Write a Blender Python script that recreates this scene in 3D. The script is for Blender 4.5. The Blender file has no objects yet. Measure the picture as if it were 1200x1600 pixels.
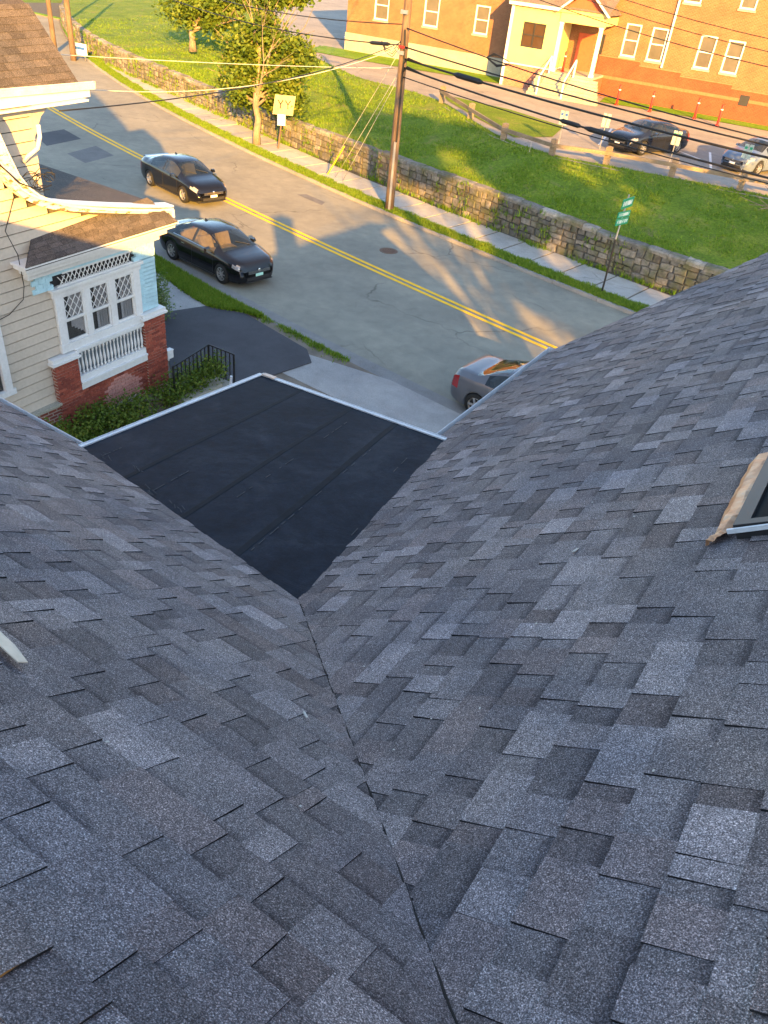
import bpy, bmesh, math, random
from mathutils import Vector, Matrix, noise

rnd = random.Random(11)
sc = bpy.context.scene
COL = sc.collection

# ------------------------------------------------------------------ camera
CAM_H = 9.7
CAMR = Matrix(((0.82717, -0.39967198, 0.39503431), (0.55307215, 0.45453156, -0.69822078), (0.09950372, 0.79602975, 0.59702231)))
cam_d = bpy.data.cameras.new('camera')
cam = bpy.data.objects.new('camera', cam_d)
COL.objects.link(cam)
cam_d.sensor_fit = 'VERTICAL'; cam_d.sensor_height = 36.0; cam_d.lens = 27.0
cam_d.clip_start = 0.05; cam_d.clip_end = 2000
cam.matrix_world = Matrix.Translation((0, 0, CAM_H)) @ CAMR.to_4x4()
sc.camera = cam

# ------------------------------------------------------------------ sky, sun, exposure
SUN_EL = math.radians(16.6); SUN_AZ = math.radians(43.0)       # light travels toward (-sin az, cos az)
w = bpy.data.worlds.new('World'); sc.world = w; w.use_nodes = True
nt = w.node_tree; bg = nt.nodes['Background']
sky = nt.nodes.new('ShaderNodeTexSky'); sky.sky_type = 'NISHITA'; sky.sun_disc = False
sky.sun_elevation = SUN_EL; sky.sun_rotation = math.radians(137.0)
sky.air_density = 1.0; sky.dust_density = 1.0; sky.ozone_density = 1.0
nt.links.new(sky.outputs['Color'], bg.inputs['Color']); bg.inputs['Strength'].default_value = 0.105
sun_d = bpy.data.lights.new('sun', 'SUN'); sun_d.energy = 5.0; sun_d.angle = math.radians(0.53); sun_d.color = (1.0, 0.50, 0.08)
sun = bpy.data.objects.new('sun', sun_d); COL.objects.link(sun)
ldir = Vector((-math.sin(SUN_AZ) * math.cos(SUN_EL), math.cos(SUN_AZ) * math.cos(SUN_EL), -math.sin(SUN_EL)))
sun.rotation_euler = ldir.to_track_quat('-Z', 'Y').to_euler(); sun.location = (30, -30, 40)
sc.view_settings.view_transform = 'Standard'; sc.view_settings.look = 'None'
sc.view_settings.exposure = 2.55; sc.view_settings.gamma = 1.0; sc.view_settings.use_curve_mapping = False

# ------------------------------------------------------------------ helpers
def px_of(p):
    c = CAMR.transposed() @ (Vector(p) - Vector((0, 0, CAM_H)))
    if c.z > -0.02: return None
    return (600 + 1200 * c.x / -c.z, 800 - 1200 * c.y / -c.z)

WORLD_T = {}      # empties: world translation matrix of the thing

def tag(o, label=None, cat=None, group=None, kind=None):
    if label: o['label'] = label
    if cat: o['category'] = cat
    if group: o['group'] = group
    if kind: o['kind'] = kind
    return o

def thing(name, label, cat, loc=(0, 0, 0), group=None, rot=None):
    o = bpy.data.objects.new(name, None); COL.objects.link(o)
    o.empty_display_size = 0.2
    m = Matrix.Translation(loc)
    if rot is not None: m = m @ Matrix.Rotation(rot, 4, 'Z')
    o.matrix_world = m; WORLD_T[o.name] = m.inverted()
    tag(o, label, cat, group)
    return o

class MB:
    def __init__(self, M=None):
        self.v = []; self.f = []; self.m = []; self.col = None; self.M = M
    def add(self, vs, fs, mi=0, cols=None):
        b = len(self.v)
        if self.M is not None: vs = [self.M @ Vector(p) for p in vs]
        self.v.extend([tuple(p) for p in vs]); self.f.extend([tuple(b + i for i in f) for f in fs])
        if isinstance(mi, int): self.m.extend([mi] * len(fs))
        else: self.m.extend(mi)
        if cols is not None:
            if self.col is None: self.col = []
            self.col.extend(cols)
        return self
    def box(self, x0, x1, y0, y1, z0, z1, mi=0):
        return self.add([(x0, y0, z0), (x1, y0, z0), (x1, y1, z0), (x0, y1, z0), (x0, y0, z1), (x1, y0, z1), (x1, y1, z1), (x0, y1, z1)],
                 [(0, 3, 2, 1), (4, 5, 6, 7), (0, 1, 5, 4), (1, 2, 6, 5), (2, 3, 7, 6), (3, 0, 4, 7)], mi)
    def obox(self, c, ax, ay, az, mi=0):      # oriented box: centre and three half-axis vectors
        c = Vector(c); ax = Vector(ax); ay = Vector(ay); az = Vector(az)
        vs = [c + sx * ax + sy * ay + sz * az for sz in (-1, 1) for sx, sy in ((-1, -1), (1, -1), (1, 1), (-1, 1))]
        return self.add(vs, [(0, 3, 2, 1), (4, 5, 6, 7), (0, 1, 5, 4), (1, 2, 6, 5), (2, 3, 7, 6), (3, 0, 4, 7)], mi)
    def beam(self, a, b, w, h, up=(0, 0, 1), mi=0):
        a = Vector(a); b = Vector(b); d = (b - a); L = d.length; d /= L
        s = d.cross(Vector(up))
        if s.length < 1e-4: s = d.cross(Vector((1, 0, 0)))
        s.normalize(); u = s.cross(d)
        return self.obox((a + b) / 2, d * L / 2, s * w / 2, u * h / 2, mi)
    def prism(self, pts, off, mi=0):          # polygon (3d) extruded by vector off
        n = len(pts); off = Vector(off)
        vs = [Vector(p) for p in pts] + [Vector(p) + off for p in pts]
        fs = [tuple(range(n))[::-1], tuple(range(n, 2 * n))] + [(i, (i + 1) % n, n + (i + 1) % n, n + i) for i in range(n)]
        return self.add(vs, fs, mi)
    def tube(self, pts, r, n=8, mi=0, cap=True):
        pts = [Vector(p) for p in pts]; rs = r if isinstance(r, (list, tuple)) else [r] * len(pts)
        vs = []; prev = None
        for i, p in enumerate(pts):
            t = (pts[min(i + 1, len(pts) - 1)] - pts[max(i - 1, 0)]).normalized()
            if prev is None:
                a = t.cross(Vector((0, 0, 1)))
                if a.length < 1e-3: a = t.cross(Vector((1, 0, 0)))
            else:
                a = prev - t * prev.dot(t)
            a.normalize(); prev = a; b = t.cross(a)
            for k in range(n):
                an = 2 * math.pi * k / n
                vs.append(p + (a * math.cos(an) + b * math.sin(an)) * rs[i])
        fs = []
        for i in range(len(pts) - 1):
            for k in range(n):
                fs.append((i * n + k, i * n + (k + 1) % n, (i + 1) * n + (k + 1) % n, (i + 1) * n + k))
        if cap:
            fs.append(tuple(range(n))[::-1]); fs.append(tuple((len(pts) - 1) * n + k for k in range(n)))
        return self.add(vs, fs, mi)
    def lathe(self, prof, n=10, c=(0, 0, 0), mi=0):      # prof: (r, z)
        vs = []; c = Vector(c)
        for r, z in prof:
            for k in range(n):
                an = 2 * math.pi * k / n
                vs.append(c + Vector((r * math.cos(an), r * math.sin(an), z)))
        fs = []
        for i in range(len(prof) - 1):
            for k in range(n):
                fs.append((i * n + k, i * n + (k + 1) % n, (i + 1) * n + (k + 1) % n, (i + 1) * n + k))
        fs.append(tuple(range(n))[::-1]); fs.append(tuple((len(prof) - 1) * n + k for k in range(n)))
        return self.add(vs, fs, mi)
    def quad(self, a, b, c, d, mi=0):
        return self.add([a, b, c, d], [(0, 1, 2, 3)], mi)
    def mesh(self, name, mats, smooth=False, uv=True):
        me = bpy.data.meshes.new(name)
        me.from_pydata(self.v, [], self.f)
        for mm in (mats if isinstance(mats, (list, tuple)) else [mats]): me.materials.append(mm)
        me.polygons.foreach_set('material_index', self.m)
        if smooth: me.polygons.foreach_set('use_smooth', [True] * len(self.f))
        if uv:
            ul = me.uv_layers.new(name='UVMap'); me.update()
            data = [0.0] * (2 * len(me.loops)); vco = self.v
            for p in me.polygons:
                n = p.normal
                if abs(n.z) > 0.72:
                    for li in p.loop_indices:
                        q = vco[me.loops[li].vertex_index]; data[2 * li] = q[0]; data[2 * li + 1] = q[1]
                else:
                    l = math.hypot(n.x, n.y) or 1; tx, ty = -n.y / l, n.x / l
                    for li in p.loop_indices:
                        q = vco[me.loops[li].vertex_index]; data[2 * li] = q[0] * tx + q[1] * ty; data[2 * li + 1] = q[2]
            ul.data.foreach_set('uv', data)
        if self.col is not None:
            ca = me.color_attributes.new('tone', 'FLOAT_COLOR', 'POINT')
            ca.data.foreach_set('color', [x for c in self.col for x in c])
        me.update()
        return me
    def build(self, name, mats, parent=None, smooth=False, uv=True):
        return link(name, self.mesh(name, mats, smooth, uv), parent)

def link(name, me, parent=None, local=False):
    o = bpy.data.objects.new(name, me); COL.objects.link(o)
    if parent is not None:
        o.parent = parent
        if not local and parent.name in WORLD_T: o.matrix_parent_inverse = WORLD_T[parent.name]
    return o

def struct(name, mb, mats, smooth=False):
    return tag(mb.build(name, mats, None, smooth), kind='structure')

def clip(poly, planes):                       # 2d convex clip: keep a*s+b*v<=c
    for a, b, c in planes:
        out = []
        for i in range(len(poly)):
            p, q = poly[i], poly[(i + 1) % len(poly)]
            dp = a * p[0] + b * p[1] - c; dq = a * q[0] + b * q[1] - c
            if dp <= 0: out.append(p)
            if (dp < 0 < dq) or (dq < 0 < dp):
                t = dp / (dp - dq); out.append((p[0] + (q[0] - p[0]) * t, p[1] + (q[1] - p[1]) * t))
        poly = out
        if len(poly) < 3: return []
    return poly

def lerp(a, b, t): return a + (b - a) * t
def curve(keys, x):                           # smooth interpolation through (x, y) keys
    if x <= keys[0][0]: return keys[0][1]
    if x >= keys[-1][0]: return keys[-1][1]
    for i in range(len(keys) - 1):
        if keys[i][0] <= x <= keys[i + 1][0]:
            x0, y0 = keys[i]; x1, y1 = keys[i + 1]; h = x1 - x0
            m0 = (y1 - keys[i - 1][1]) / (x1 - keys[i - 1][0]) if i > 0 else (y1 - y0) / h
            m1 = (keys[i + 2][1] - y0) / (keys[i + 2][0] - x0) if i + 2 < len(keys) else (y1 - y0) / h
            t = (x - x0) / h
            return (2 * t**3 - 3 * t**2 + 1) * y0 + (t**3 - 2 * t**2 + t) * h * m0 + (-2 * t**3 + 3 * t**2) * y1 + (t**3 - t**2) * h * m1

# ------------------------------------------------------------------ materials
class NT:
    def __init__(self, name):
        self.mat = bpy.data.materials.new(name); self.mat.use_nodes = True
        self.t = self.mat.node_tree; self.b = self.t.nodes['Principled BSDF']
    def n(self, typ, **kw):
        nd = self.t.nodes.new(typ)
        for k, v in kw.items():
            if k in nd.inputs: nd.inputs[k].default_value = v
            else: setattr(nd, k, v)
        return nd
    def l(self, a, b): self.t.links.new(a, b)
    def coord(self, kind='Object'):
        return self.n('ShaderNodeTexCoord').outputs[kind]
    def geo(self): return self.n('ShaderNodeNewGeometry').outputs['Position']
    def noise(self, co, scale, detail=4.0, rough=0.55, dist=0.0):
        nd = self.n('ShaderNodeTexNoise'); nd.inputs['Scale'].default_value = scale; nd.inputs['Detail'].default_value = detail
        nd.inputs['Roughness'].default_value = rough; nd.inputs['Distortion'].default_value = dist
        self.l(co, nd.inputs['Vector']); return nd.outputs['Fac']
    def ramp(self, fac, stops):
        nd = self.n('ShaderNodeValToRGB'); el = nd.color_ramp.elements
        while len(el) > 1: el.remove(el[-1])
        el[0].position = stops[0][0]; el[0].color = tuple(stops[0][1]) + ((1,) if len(stops[0][1]) == 3 else ())
        for p, c in stops[1:]:
            e = el.new(p); e.color = tuple(c) + ((1,) if len(c) == 3 else ())
        self.l(fac, nd.inputs['Fac']); return nd.outputs['Color']
    def mix(self, fac, a, b, mode='MIX'):
        nd = self.n('ShaderNodeMix', data_type='RGBA', blend_type=mode)
        for s, v in ((nd.inputs[0], fac), (nd.inputs[6], a), (nd.inputs[7], b)):
            if hasattr(v, 'is_output'): self.l(v, s)
            elif isinstance(v, (int, float)): s.default_value = v
            else: s.default_value = tuple(v) + ((1,) if len(v) == 3 else ())
        return nd.outputs[2]
    def math(self, op, a, b=None):
        nd = self.n('ShaderNodeMath', operation=op)
        for s, v in ((nd.inputs[0], a), (nd.inputs[1], b)):
            if v is None: continue
            if hasattr(v, 'is_output'): self.l(v, s)
            else: s.default_value = v
        return nd.outputs[0]
    def bump(self, h, strength=0.3, dist=0.01):
        nd = self.n('ShaderNodeBump'); nd.inputs['Strength'].default_value = strength; nd.inputs['Distance'].default_value = dist
        self.l(h, nd.inputs['Height']); self.l(nd.outputs['Normal'], self.b.inputs['Normal'])
    def done(self, color=None, rough=0.8, metal=0.0, spec=0.4):
        if color is not None:
            if hasattr(color, 'is_output'): self.l(color, self.b.inputs['Base Color'])
            else: self.b.inputs['Base Color'].default_value = tuple(color) + (1,)
        self.b.inputs['Roughness'].default_value = rough; self.b.inputs['Metallic'].default_value = metal
        self.b.inputs['Specular IOR Level'].default_value = spec
        return self.mat

def plain(name, col, rough=0.7, var=0.25, scale=6.0, metal=0.0, spec=0.4, bump=0.0, fine=40.0):
    t = NT(name); co = t.geo()
    f = t.noise(co, scale, 5); f2 = t.noise(co, fine, 3)
    lo = tuple(c * (1 - var) for c in col); hi = tuple(min(1, c * (1 + var)) for c in col)
    c = t.ramp(f, [(0.3, lo), (0.7, hi)])
    c = t.mix(0.35, c, t.ramp(f2, [(0.3, tuple(x * 0.8 for x in col)), (0.7, tuple(min(1, x * 1.15) for x in col))]))
    if bump: t.bump(f2, bump, 0.01)
    return t.done(c, rough, metal, spec)

def m_shingle(name, granule=420.0, tint=(1, 1, 1)):
    t = NT(name); co = t.geo()
    at = t.n('ShaderNodeAttribute', attribute_name='tone'); tone = at.outputs['Color']; al = at.outputs['Alpha']
    g1 = t.noise(co, granule, 2, 0.7); g2 = t.noise(co, granule * 0.28, 3, 0.6); big = t.noise(co, 1.1, 4, 0.6); mid = t.noise(co, 9, 4, 0.6)
    c = t.mix(1.0, tone, t.ramp(g1, [(0.30, (0.22, 0.22, 0.23)), (0.5, (0.80, 0.80, 0.83)), (0.64, (2.1, 2.1, 2.15)), (0.74, (5.0, 5.0, 5.0))]), 'MULTIPLY')
    c = t.mix(1.0, c, t.ramp(g2, [(0.3, (0.75, 0.75, 0.75)), (0.7, (1.3, 1.3, 1.3))]), 'MULTIPLY')
    c = t.mix(1.0, c, t.ramp(mid, [(0.3, (0.86, 0.86, 0.86)), (0.7, (1.12, 1.12, 1.12))]), 'MULTIPLY')
    c = t.mix(1.0, c, t.ramp(big, [(0.35, (0.80, 0.83, 0.90)), (0.65, (1.18, 1.12, 1.06))]), 'MULTIPLY')
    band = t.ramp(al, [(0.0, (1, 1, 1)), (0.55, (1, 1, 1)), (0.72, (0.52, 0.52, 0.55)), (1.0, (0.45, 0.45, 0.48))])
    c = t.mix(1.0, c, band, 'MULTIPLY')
    if tint != (1, 1, 1): c = t.mix(1.0, c, tint, 'MULTIPLY')
    t.bump(g1, 0.35, 0.003)
    return t.done(c, 0.9, 0, 0.25)

def m_asphalt(name, base, crack=True, scale=1.0, light=1.35):
    t = NT(name); co = t.geo()
    f = t.noise(co, 60 * scale, 4, 0.7); big = t.noise(co, 0.35, 5, 0.6); mid = t.noise(co, 2.2, 5, 0.6, 0.5)
    c = t.ramp(f, [(0.3, tuple(x * 0.7 for x in base)), (0.7, tuple(x * light for x in base))])
    c = t.mix(1.0, c, t.ramp(big, [(0.3, (0.80, 0.80, 0.82)), (0.7, (1.15, 1.14, 1.12))]), 'MULTIPLY')
    c = t.mix(1.0, c, t.ramp(mid, [(0.3, (0.88, 0.88, 0.88)), (0.7, (1.1, 1.1, 1.1))]), 'MULTIPLY')
    if crack:
        mp = t.n('ShaderNodeMapping'); t.l(co, mp.inputs['Vector']); mp.inputs['Scale'].default_value = (0.22, 0.34, 0.3)
        wv = t.n('ShaderNodeMix', data_type='RGBA'); nz = t.n('ShaderNodeTexNoise'); nz.inputs['Scale'].default_value = 1.6; nz.inputs['Detail'].default_value = 5
        t.l(co, nz.inputs['Vector']); wv.inputs[0].default_value = 0.16; t.l(mp.outputs['Vector'], wv.inputs[6]); t.l(nz.outputs['Color'], wv.inputs[7])
        vo = t.n('ShaderNodeTexVoronoi', feature='DISTANCE_TO_EDGE'); vo.inputs['Scale'].default_value = 1.0
        t.l(wv.outputs[2], vo.inputs['Vector'])
        k = t.ramp(vo.outputs['Distance'], [(0.0, (0.5, 0.5, 0.5)), (0.004, (0.68, 0.68, 0.68)), (0.009, (1, 1, 1))])
        br = t.ramp(t.noise(co, 0.3, 3), [(0.48, (0, 0, 0)), (0.62, (1, 1, 1))])
        c = t.mix(br, c, t.mix(1.0, c, k, 'MULTIPLY'))
    t.bump(f, 0.25, 0.004)
    return t.done(c, 0.88, 0, 0.3)

def m_brick(name, c1, c2, mortar, bw=0.215, bh=0.075, ms=0.012, bump=0.5):
    t = NT(name); uv = t.coord('UV')
    br = t.n('ShaderNodeTexBrick'); t.l(uv, br.inputs['Vector']); br.inputs['Scale'].default_value = 1.0
    br.inputs['Brick Width'].default_value = bw; br.inputs['Row Height'].default_value = bh; br.inputs['Mortar Size'].default_value = ms
    br.inputs['Color1'].default_value = c1 + (1,); br.inputs['Color2'].default_value = c2 + (1,); br.inputs['Mortar'].default_value = mortar + (1,)
    co = t.geo()
    c = t.mix(1.0, br.outputs['Color'], t.ramp(t.noise(co, 1.2, 5), [(0.3, (0.82, 0.82, 0.84)), (0.7, (1.15, 1.12, 1.1))]), 'MULTIPLY')
    c = t.mix(1.0, c, t.ramp(t.noise(co, 14, 4), [(0.3, (0.85, 0.85, 0.85)), (0.7, (1.15, 1.15, 1.15))]), 'MULTIPLY')
    t.bump(t.math('MULTIPLY', br.outputs['Fac'], -1.0), bump, 0.008)
    return t.done(c, 0.88, 0, 0.25)

def m_lawn(name, dark, mid, lite):
    t = NT(name); co = t.geo()
    f = t.noise(co, 0.55, 6, 0.65, 0.4); g = t.noise(co, 9, 5, 0.7)
    mp = t.n('ShaderNodeMapping'); t.l(co, mp.inputs['Vector']); mp.inputs['Rotation'].default_value = (0, 0, 0.25); mp.inputs['Scale'].default_value = (3, 14, 5)
    h = t.noise(mp.outputs['Vector'], 2.0, 4, 0.6)
    c = t.ramp(f, [(0.28, dark), (0.5, mid), (0.72, lite)])
    c = t.mix(1.0, c, t.ramp(g, [(0.28, (0.45, 0.5, 0.4)), (0.5, (1, 1, 1)), (0.75, (1.5, 1.4, 1.3))]), 'MULTIPLY')
    c = t.mix(1.0, c, t.ramp(h, [(0.3, (0.7, 0.72, 0.7)), (0.7, (1.25, 1.22, 1.2))]), 'MULTIPLY')
    dry = t.ramp(t.noise(co, 0.9, 6, 0.7, 0.8), [(0.56, (0, 0, 0)), (0.70, (0.75, 0.75, 0.75))])
    c = t.mix(dry, c, t.mix(1.0, (0.20, 0.165, 0.065), t.ramp(g, [(0.3, (0.6, 0.6, 0.6)), (0.7, (1.3, 1.3, 1.3))]), 'MULTIPLY'))
    t.bump(g, 0.8, 0.06)
    return t.done(c, 0.9, 0, 0.15)

def m_leaf(name, c1, c2, c3):
    t = NT(name); co = t.geo()
    oi = t.n('ShaderNodeAttribute', attribute_name='tone').outputs['Fac']
    c = t.ramp(oi, [(0.0, c1), (0.5, c2), (1.0, c3)])
    tr = t.n('ShaderNodeBsdfTranslucent'); mx = t.n('ShaderNodeMixShader'); mx.inputs[0].default_value = 0.3
    t.l(c, tr.inputs['Color']); t.done(c, 0.6, 0, 0.3)
    t.l(t.b.outputs[0], mx.inputs[1]); t.l(tr.outputs[0], mx.inputs[2])
    t.l(mx.outputs[0], t.t.nodes['Material Output'].inputs['Surface'])
    return t.mat

def m_wood(name, c1, c2, along='Z', rough=0.85):
    t = NT(name); co = t.geo()
    mp = t.n('ShaderNodeMapping'); t.l(co, mp.inputs['Vector'])
    mp.inputs['Scale'].default_value = {'Z': (18, 18, 1.2), 'Y': (18, 1.2, 18), 'X': (1.2, 18, 18)}[along]
    f = t.noise(mp.outputs['Vector'], 1.6, 5, 0.65); b = t.noise(co, 1.3, 4)
    c = t.ramp(f, [(0.3, c1), (0.7, c2)])
    c = t.mix(1.0, c, t.ramp(b, [(0.3, (0.75, 0.75, 0.75)), (0.7, (1.2, 1.2, 1.2))]), 'MULTIPLY')
    t.bump(f, 0.3, 0.01)
    return t.done(c, rough, 0, 0.25)

def m_paint(name, col, rough=0.22, coat=1.0):
    t = NT(name); co = t.coord('Object')
    f = t.noise(co, 2.5, 4)
    m = t.done(t.ramp(f, [(0.3, tuple(x * 0.92 for x in col)), (0.7, tuple(x * 1.08 for x in col))]), rough, 0.1, 0.3)
    t.b.inputs['Coat Weight'].default_value = coat * .45; t.b.inputs['Coat Roughness'].default_value = 0.06
    return m

def m_glass(name, tint=(0.012, 0.016, 0.018), alpha=0.7, rough=0.03):
    t = NT(name); f = t.noise(t.coord('Object'), 1.5, 2)
    m = t.done(t.ramp(f, [(0.3, tint), (0.7, tuple(x * 1.3 for x in tint))]), rough, 0, 0.6); t.b.inputs['Alpha'].default_value = alpha
    t.b.inputs['Coat Weight'].default_value = 0.6; t.b.inputs['Coat Roughness'].default_value = 0.02
    return m

M = {}
M['shingle'] = m_shingle('charcoal_shingle', 250.0, (1.30, 1.12, 0.97))
M['shingle_far'] = M['shingle']
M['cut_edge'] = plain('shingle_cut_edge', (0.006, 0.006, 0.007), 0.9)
M['underlay'] = plain('roof_underlay', (0.012, 0.012, 0.013), 0.95)
M['brown_shingle'] = m_shingle('brown_shingle', 160.0, (1, 1, 1))
M['white_metal'] = plain('white_drip_edge', (0.50, 0.52, 0.54), 0.5, 0.18, 5)
M['dark_metal'] = plain('dark_metal', (0.02, 0.02, 0.022), 0.5, 0.2)
M['black_iron'] = plain('black_iron', (0.012, 0.012, 0.014), 0.5, 0.2)
M['road'] = m_asphalt('road_asphalt', (0.21, 0.202, 0.162))
M['patch'] = m_asphalt('patch_asphalt', (0.062, 0.063, 0.07), False)
M['patch_old'] = m_asphalt('old_patch_asphalt', (0.125, 0.122, 0.12), False)
M['gutter_strip'] = m_asphalt('gutter_strip_asphalt', (0.19, 0.185, 0.175), False)
M['driveway'] = m_asphalt('driveway_asphalt', (0.052, 0.052, 0.058), False)
M['lot'] = m_asphalt('lot_asphalt', (0.24, 0.22, 0.19))
M['concrete'] = m_asphalt('concrete', (0.30, 0.29, 0.275), False, 0.7, 1.2)
M['slab'] = m_asphalt('slab_concrete', (0.36, 0.355, 0.33), True, 0.7, 1.2)
M['curb'] = m_asphalt('granite_curb', (0.24, 0.23, 0.22), False)
M['yellow'] = plain('yellow_road_paint', (0.80, 0.45, 0.008), 0.75, 0.15, 3.0)
M['white_line'] = plain('white_road_paint', (0.6, 0.6, 0.58), 0.75, 0.25, 3.0)
M['lawn'] = m_lawn('lawn', (0.070, 0.120, 0.008), (0.110, 0.175, 0.012), (0.18, 0.21, 0.028))
M['verge'] = m_lawn('verge', (0.075, 0.165, 0.008), (0.11, 0.215, 0.010), (0.15, 0.24, 0.02))
M['dirt'] = plain('bare_dirt', (0.16, 0.13, 0.10), 0.95, 0.35, 2.0)
M['grass_blade'] = m_leaf('grass_blade', (0.085, 0.165, 0.008), (0.13, 0.235, 0.010), (0.21, 0.27, 0.03))
M['leaf'] = m_leaf('leaf', (0.040, 0.080, 0.010), (0.085, 0.14, 0.014), (0.17, 0.20, 0.026))
M['leaf_pale'] = m_leaf('pale_leaf', (0.06, 0.10, 0.03), (0.13, 0.20, 0.06), (0.22, 0.28, 0.10))
M['bark'] = m_wood('bark', (0.13, 0.10, 0.07), (0.26, 0.21, 0.16))
M['pole_wood'] = m_wood('pole_wood', (0.07, 0.048, 0.033), (0.17, 0.12, 0.085))
M['fence_wood'] = m_wood('fence_wood', (0.15, 0.115, 0.08), (0.23, 0.185, 0.135), 'X')
M['brick_far'] = m_brick('orange_brick', (0.215, 0.095, 0.046), (0.18, 0.076, 0.037), (0.20, 0.135, 0.088))
M['brick_red'] = m_brick('red_brick_base', (0.205, 0.052, 0.026), (0.17, 0.044, 0.022), (0.17, 0.075, 0.045))
M['brick_core'] = m_brick('red_brick', (0.24, 0.062, 0.042), (0.17, 0.045, 0.034), (0.32, 0.26, 0.22))
M['brick_piece'] = None
M['mortar'] = plain('mortar', (0.34, 0.27, 0.23), 0.95, 0.25, 20)
M['clap'] = plain('cream_clapboard', (0.46, 0.40, 0.33), 0.62, 0.10, 1.4, fine=14)
M['white'] = plain('white_trim_paint', (0.60, 0.61, 0.61), 0.5, 0.1, 2.0, fine=20)
M['peel'] = None
M['turq'] = plain('turquoise_wood_shingle', (0.36, 0.56, 0.64), 0.65, 0.14, 7)
M['cream_wall'] = plain('pale_yellow_siding', (0.52, 0.42, 0.17), 0.7, 0.08, 1.5)
M['red_wall'] = plain('brick_red_paint', (0.36, 0.08, 0.04), 0.8, 0.15)
M['conc_old'] = m_asphalt('old_concrete', (0.30, 0.29, 0.24), False, 0.6, 1.2)
M['stone_core'] = plain('dark_wall_joint', (0.085, 0.08, 0.07), 0.95, 0.4, 12)  # wall joints, and the painted shadow lines between clapboards
M['wire'] = plain('black_cable', (0.008, 0.008, 0.009), 0.6, 0.2)
M['rope'] = plain('pale_cable', (0.42, 0.40, 0.36), 0.7, 0.2)
M['galv'] = plain('galvanised_steel', (0.42, 0.42, 0.42), 0.4, 0.15, metal=0.7)
M['yellow_guard'] = plain('yellow_guard', (0.70, 0.48, 0.02), 0.5, 0.1)
M['green_sign'] = plain('green_sign', (0.01, 0.22, 0.12), 0.4, 0.08)
M['white_sign'] = plain('white_sign', (0.72, 0.72, 0.72), 0.45, 0.06)
M['pale_sign'] = plain('pale_green_sign', (0.30, 0.36, 0.34), 0.5, 0.08)
M['blue_sign'] = plain('blue_sign', (0.03, 0.10, 0.35), 0.45, 0.06)
M['red_sign'] = plain('red_sign', (0.40, 0.02, 0.02), 0.45, 0.06)
M['orange_post'] = plain('red_orange_plastic', (0.62, 0.016, 0.006), 0.5, 0.1)
M['reflect'] = plain('white_reflective_band', (0.8, 0.8, 0.78), 0.35, 0.05)
M['ply'] = m_wood('plywood', (0.27, 0.24, 0.13), (0.38, 0.34, 0.20))
M['glass_dark'] = m_glass('window_glass', (0.05, 0.055, 0.06), 0.28)
M['glass_grey'] = m_glass('blind_glass', (0.085, 0.078, 0.066), 1.0, 0.12)
M['curtain'] = plain('curtain', (0.70, 0.69, 0.70), 0.9, 0.1, 12)
M['interior'] = plain('dark_interior', (0.02, 0.02, 0.022), 0.9)
M['epdm'] = None
M['copper'] = None
M['tyre'] = plain('tyre_rubber', (0.012, 0.012, 0.012), 0.85, 0.2)
M['alloy'] = plain('alloy_rim', (0.55, 0.55, 0.56), 0.3, 0.08, metal=0.8)
M['car_glass'] = m_glass('car_glass', (0.010, 0.014, 0.014), 0.62)
M['lamp'] = m_glass('lamp_lens', (0.22, 0.22, 0.22), 0.95, 0.05)
M['amber'] = m_glass('amber_lens', (0.5, 0.2, 0.03), 0.95, 0.08)
M['tail'] = m_glass('tail_lens', (0.25, 0.008, 0.008), 1.0, 0.08)
M['seat_tan'] = plain('tan_seat', (0.45, 0.36, 0.22), 0.8)
M['seat_grey'] = plain('grey_seat', (0.10, 0.10, 0.10), 0.8)
M['chrome'] = plain('chrome', (0.7, 0.7, 0.7), 0.12, 0.03, metal=1.0)
M['iron_cover'] = plain('rusty_iron', (0.12, 0.07, 0.045), 0.8, 0.3, 12)

def stone_mat():
    t = NT('wall_stone'); co = t.geo(); oi = t.n('ShaderNodeAttribute', attribute_name='tone').outputs['Color']
    c = t.mix(1.0, oi, t.ramp(t.noise(co, 7, 5, 0.65), [(0.3, (0.55, 0.55, 0.55)), (0.7, (1.35, 1.33, 1.3))]), 'MULTIPLY')
    c = t.mix(t.ramp(t.noise(co, 1.6, 5, 0.6), [(0.46, (0, 0, 0)), (0.64, (0.75, 0.75, 0.75))]), c, (0.085, 0.09, 0.035))
    t.bump(t.noise(co, 12, 5), 0.6, 0.03)
    return t.done(c, 0.92, 0, 0.2)
M['stone'] = stone_mat()

def tone_mat(name, rough=0.9, nscale=18.0):
    t = NT(name); co = t.geo(); oi = t.n('ShaderNodeAttribute', attribute_name='tone').outputs['Color']
    c = t.mix(1.0, oi, t.ramp(t.noise(co, nscale, 4), [(0.3, (0.72, 0.72, 0.72)), (0.7, (1.25, 1.25, 1.25))]), 'MULTIPLY')
    t.bump(t.noise(co, nscale * 2, 4), 0.35, 0.006)
    return t.done(c, rough, 0, 0.25)
M['brick_piece'] = tone_mat('brick_piece', 0.9, 16)

def peel_mat():
    t = NT('peeling_white_paint'); co = t.geo()
    mp = t.n('ShaderNodeMapping'); t.l(co, mp.inputs['Vector']); mp.inputs['Scale'].default_value = (2, 1.3, 4)
    f = t.noise(mp.outputs['Vector'], 3.0, 6, 0.7)
    c = t.ramp(f, [(0.44, (0.60, 0.59, 0.56)), (0.52, (0.55, 0.52, 0.47)), (0.55, (0.24, 0.12, 0.06)), (0.8, (0.18, 0.09, 0.05))])
    t.bump(f, 0.4, 0.01); return t.done(c, 0.7, 0, 0.3)
M['peel'] = peel_mat()

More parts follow.
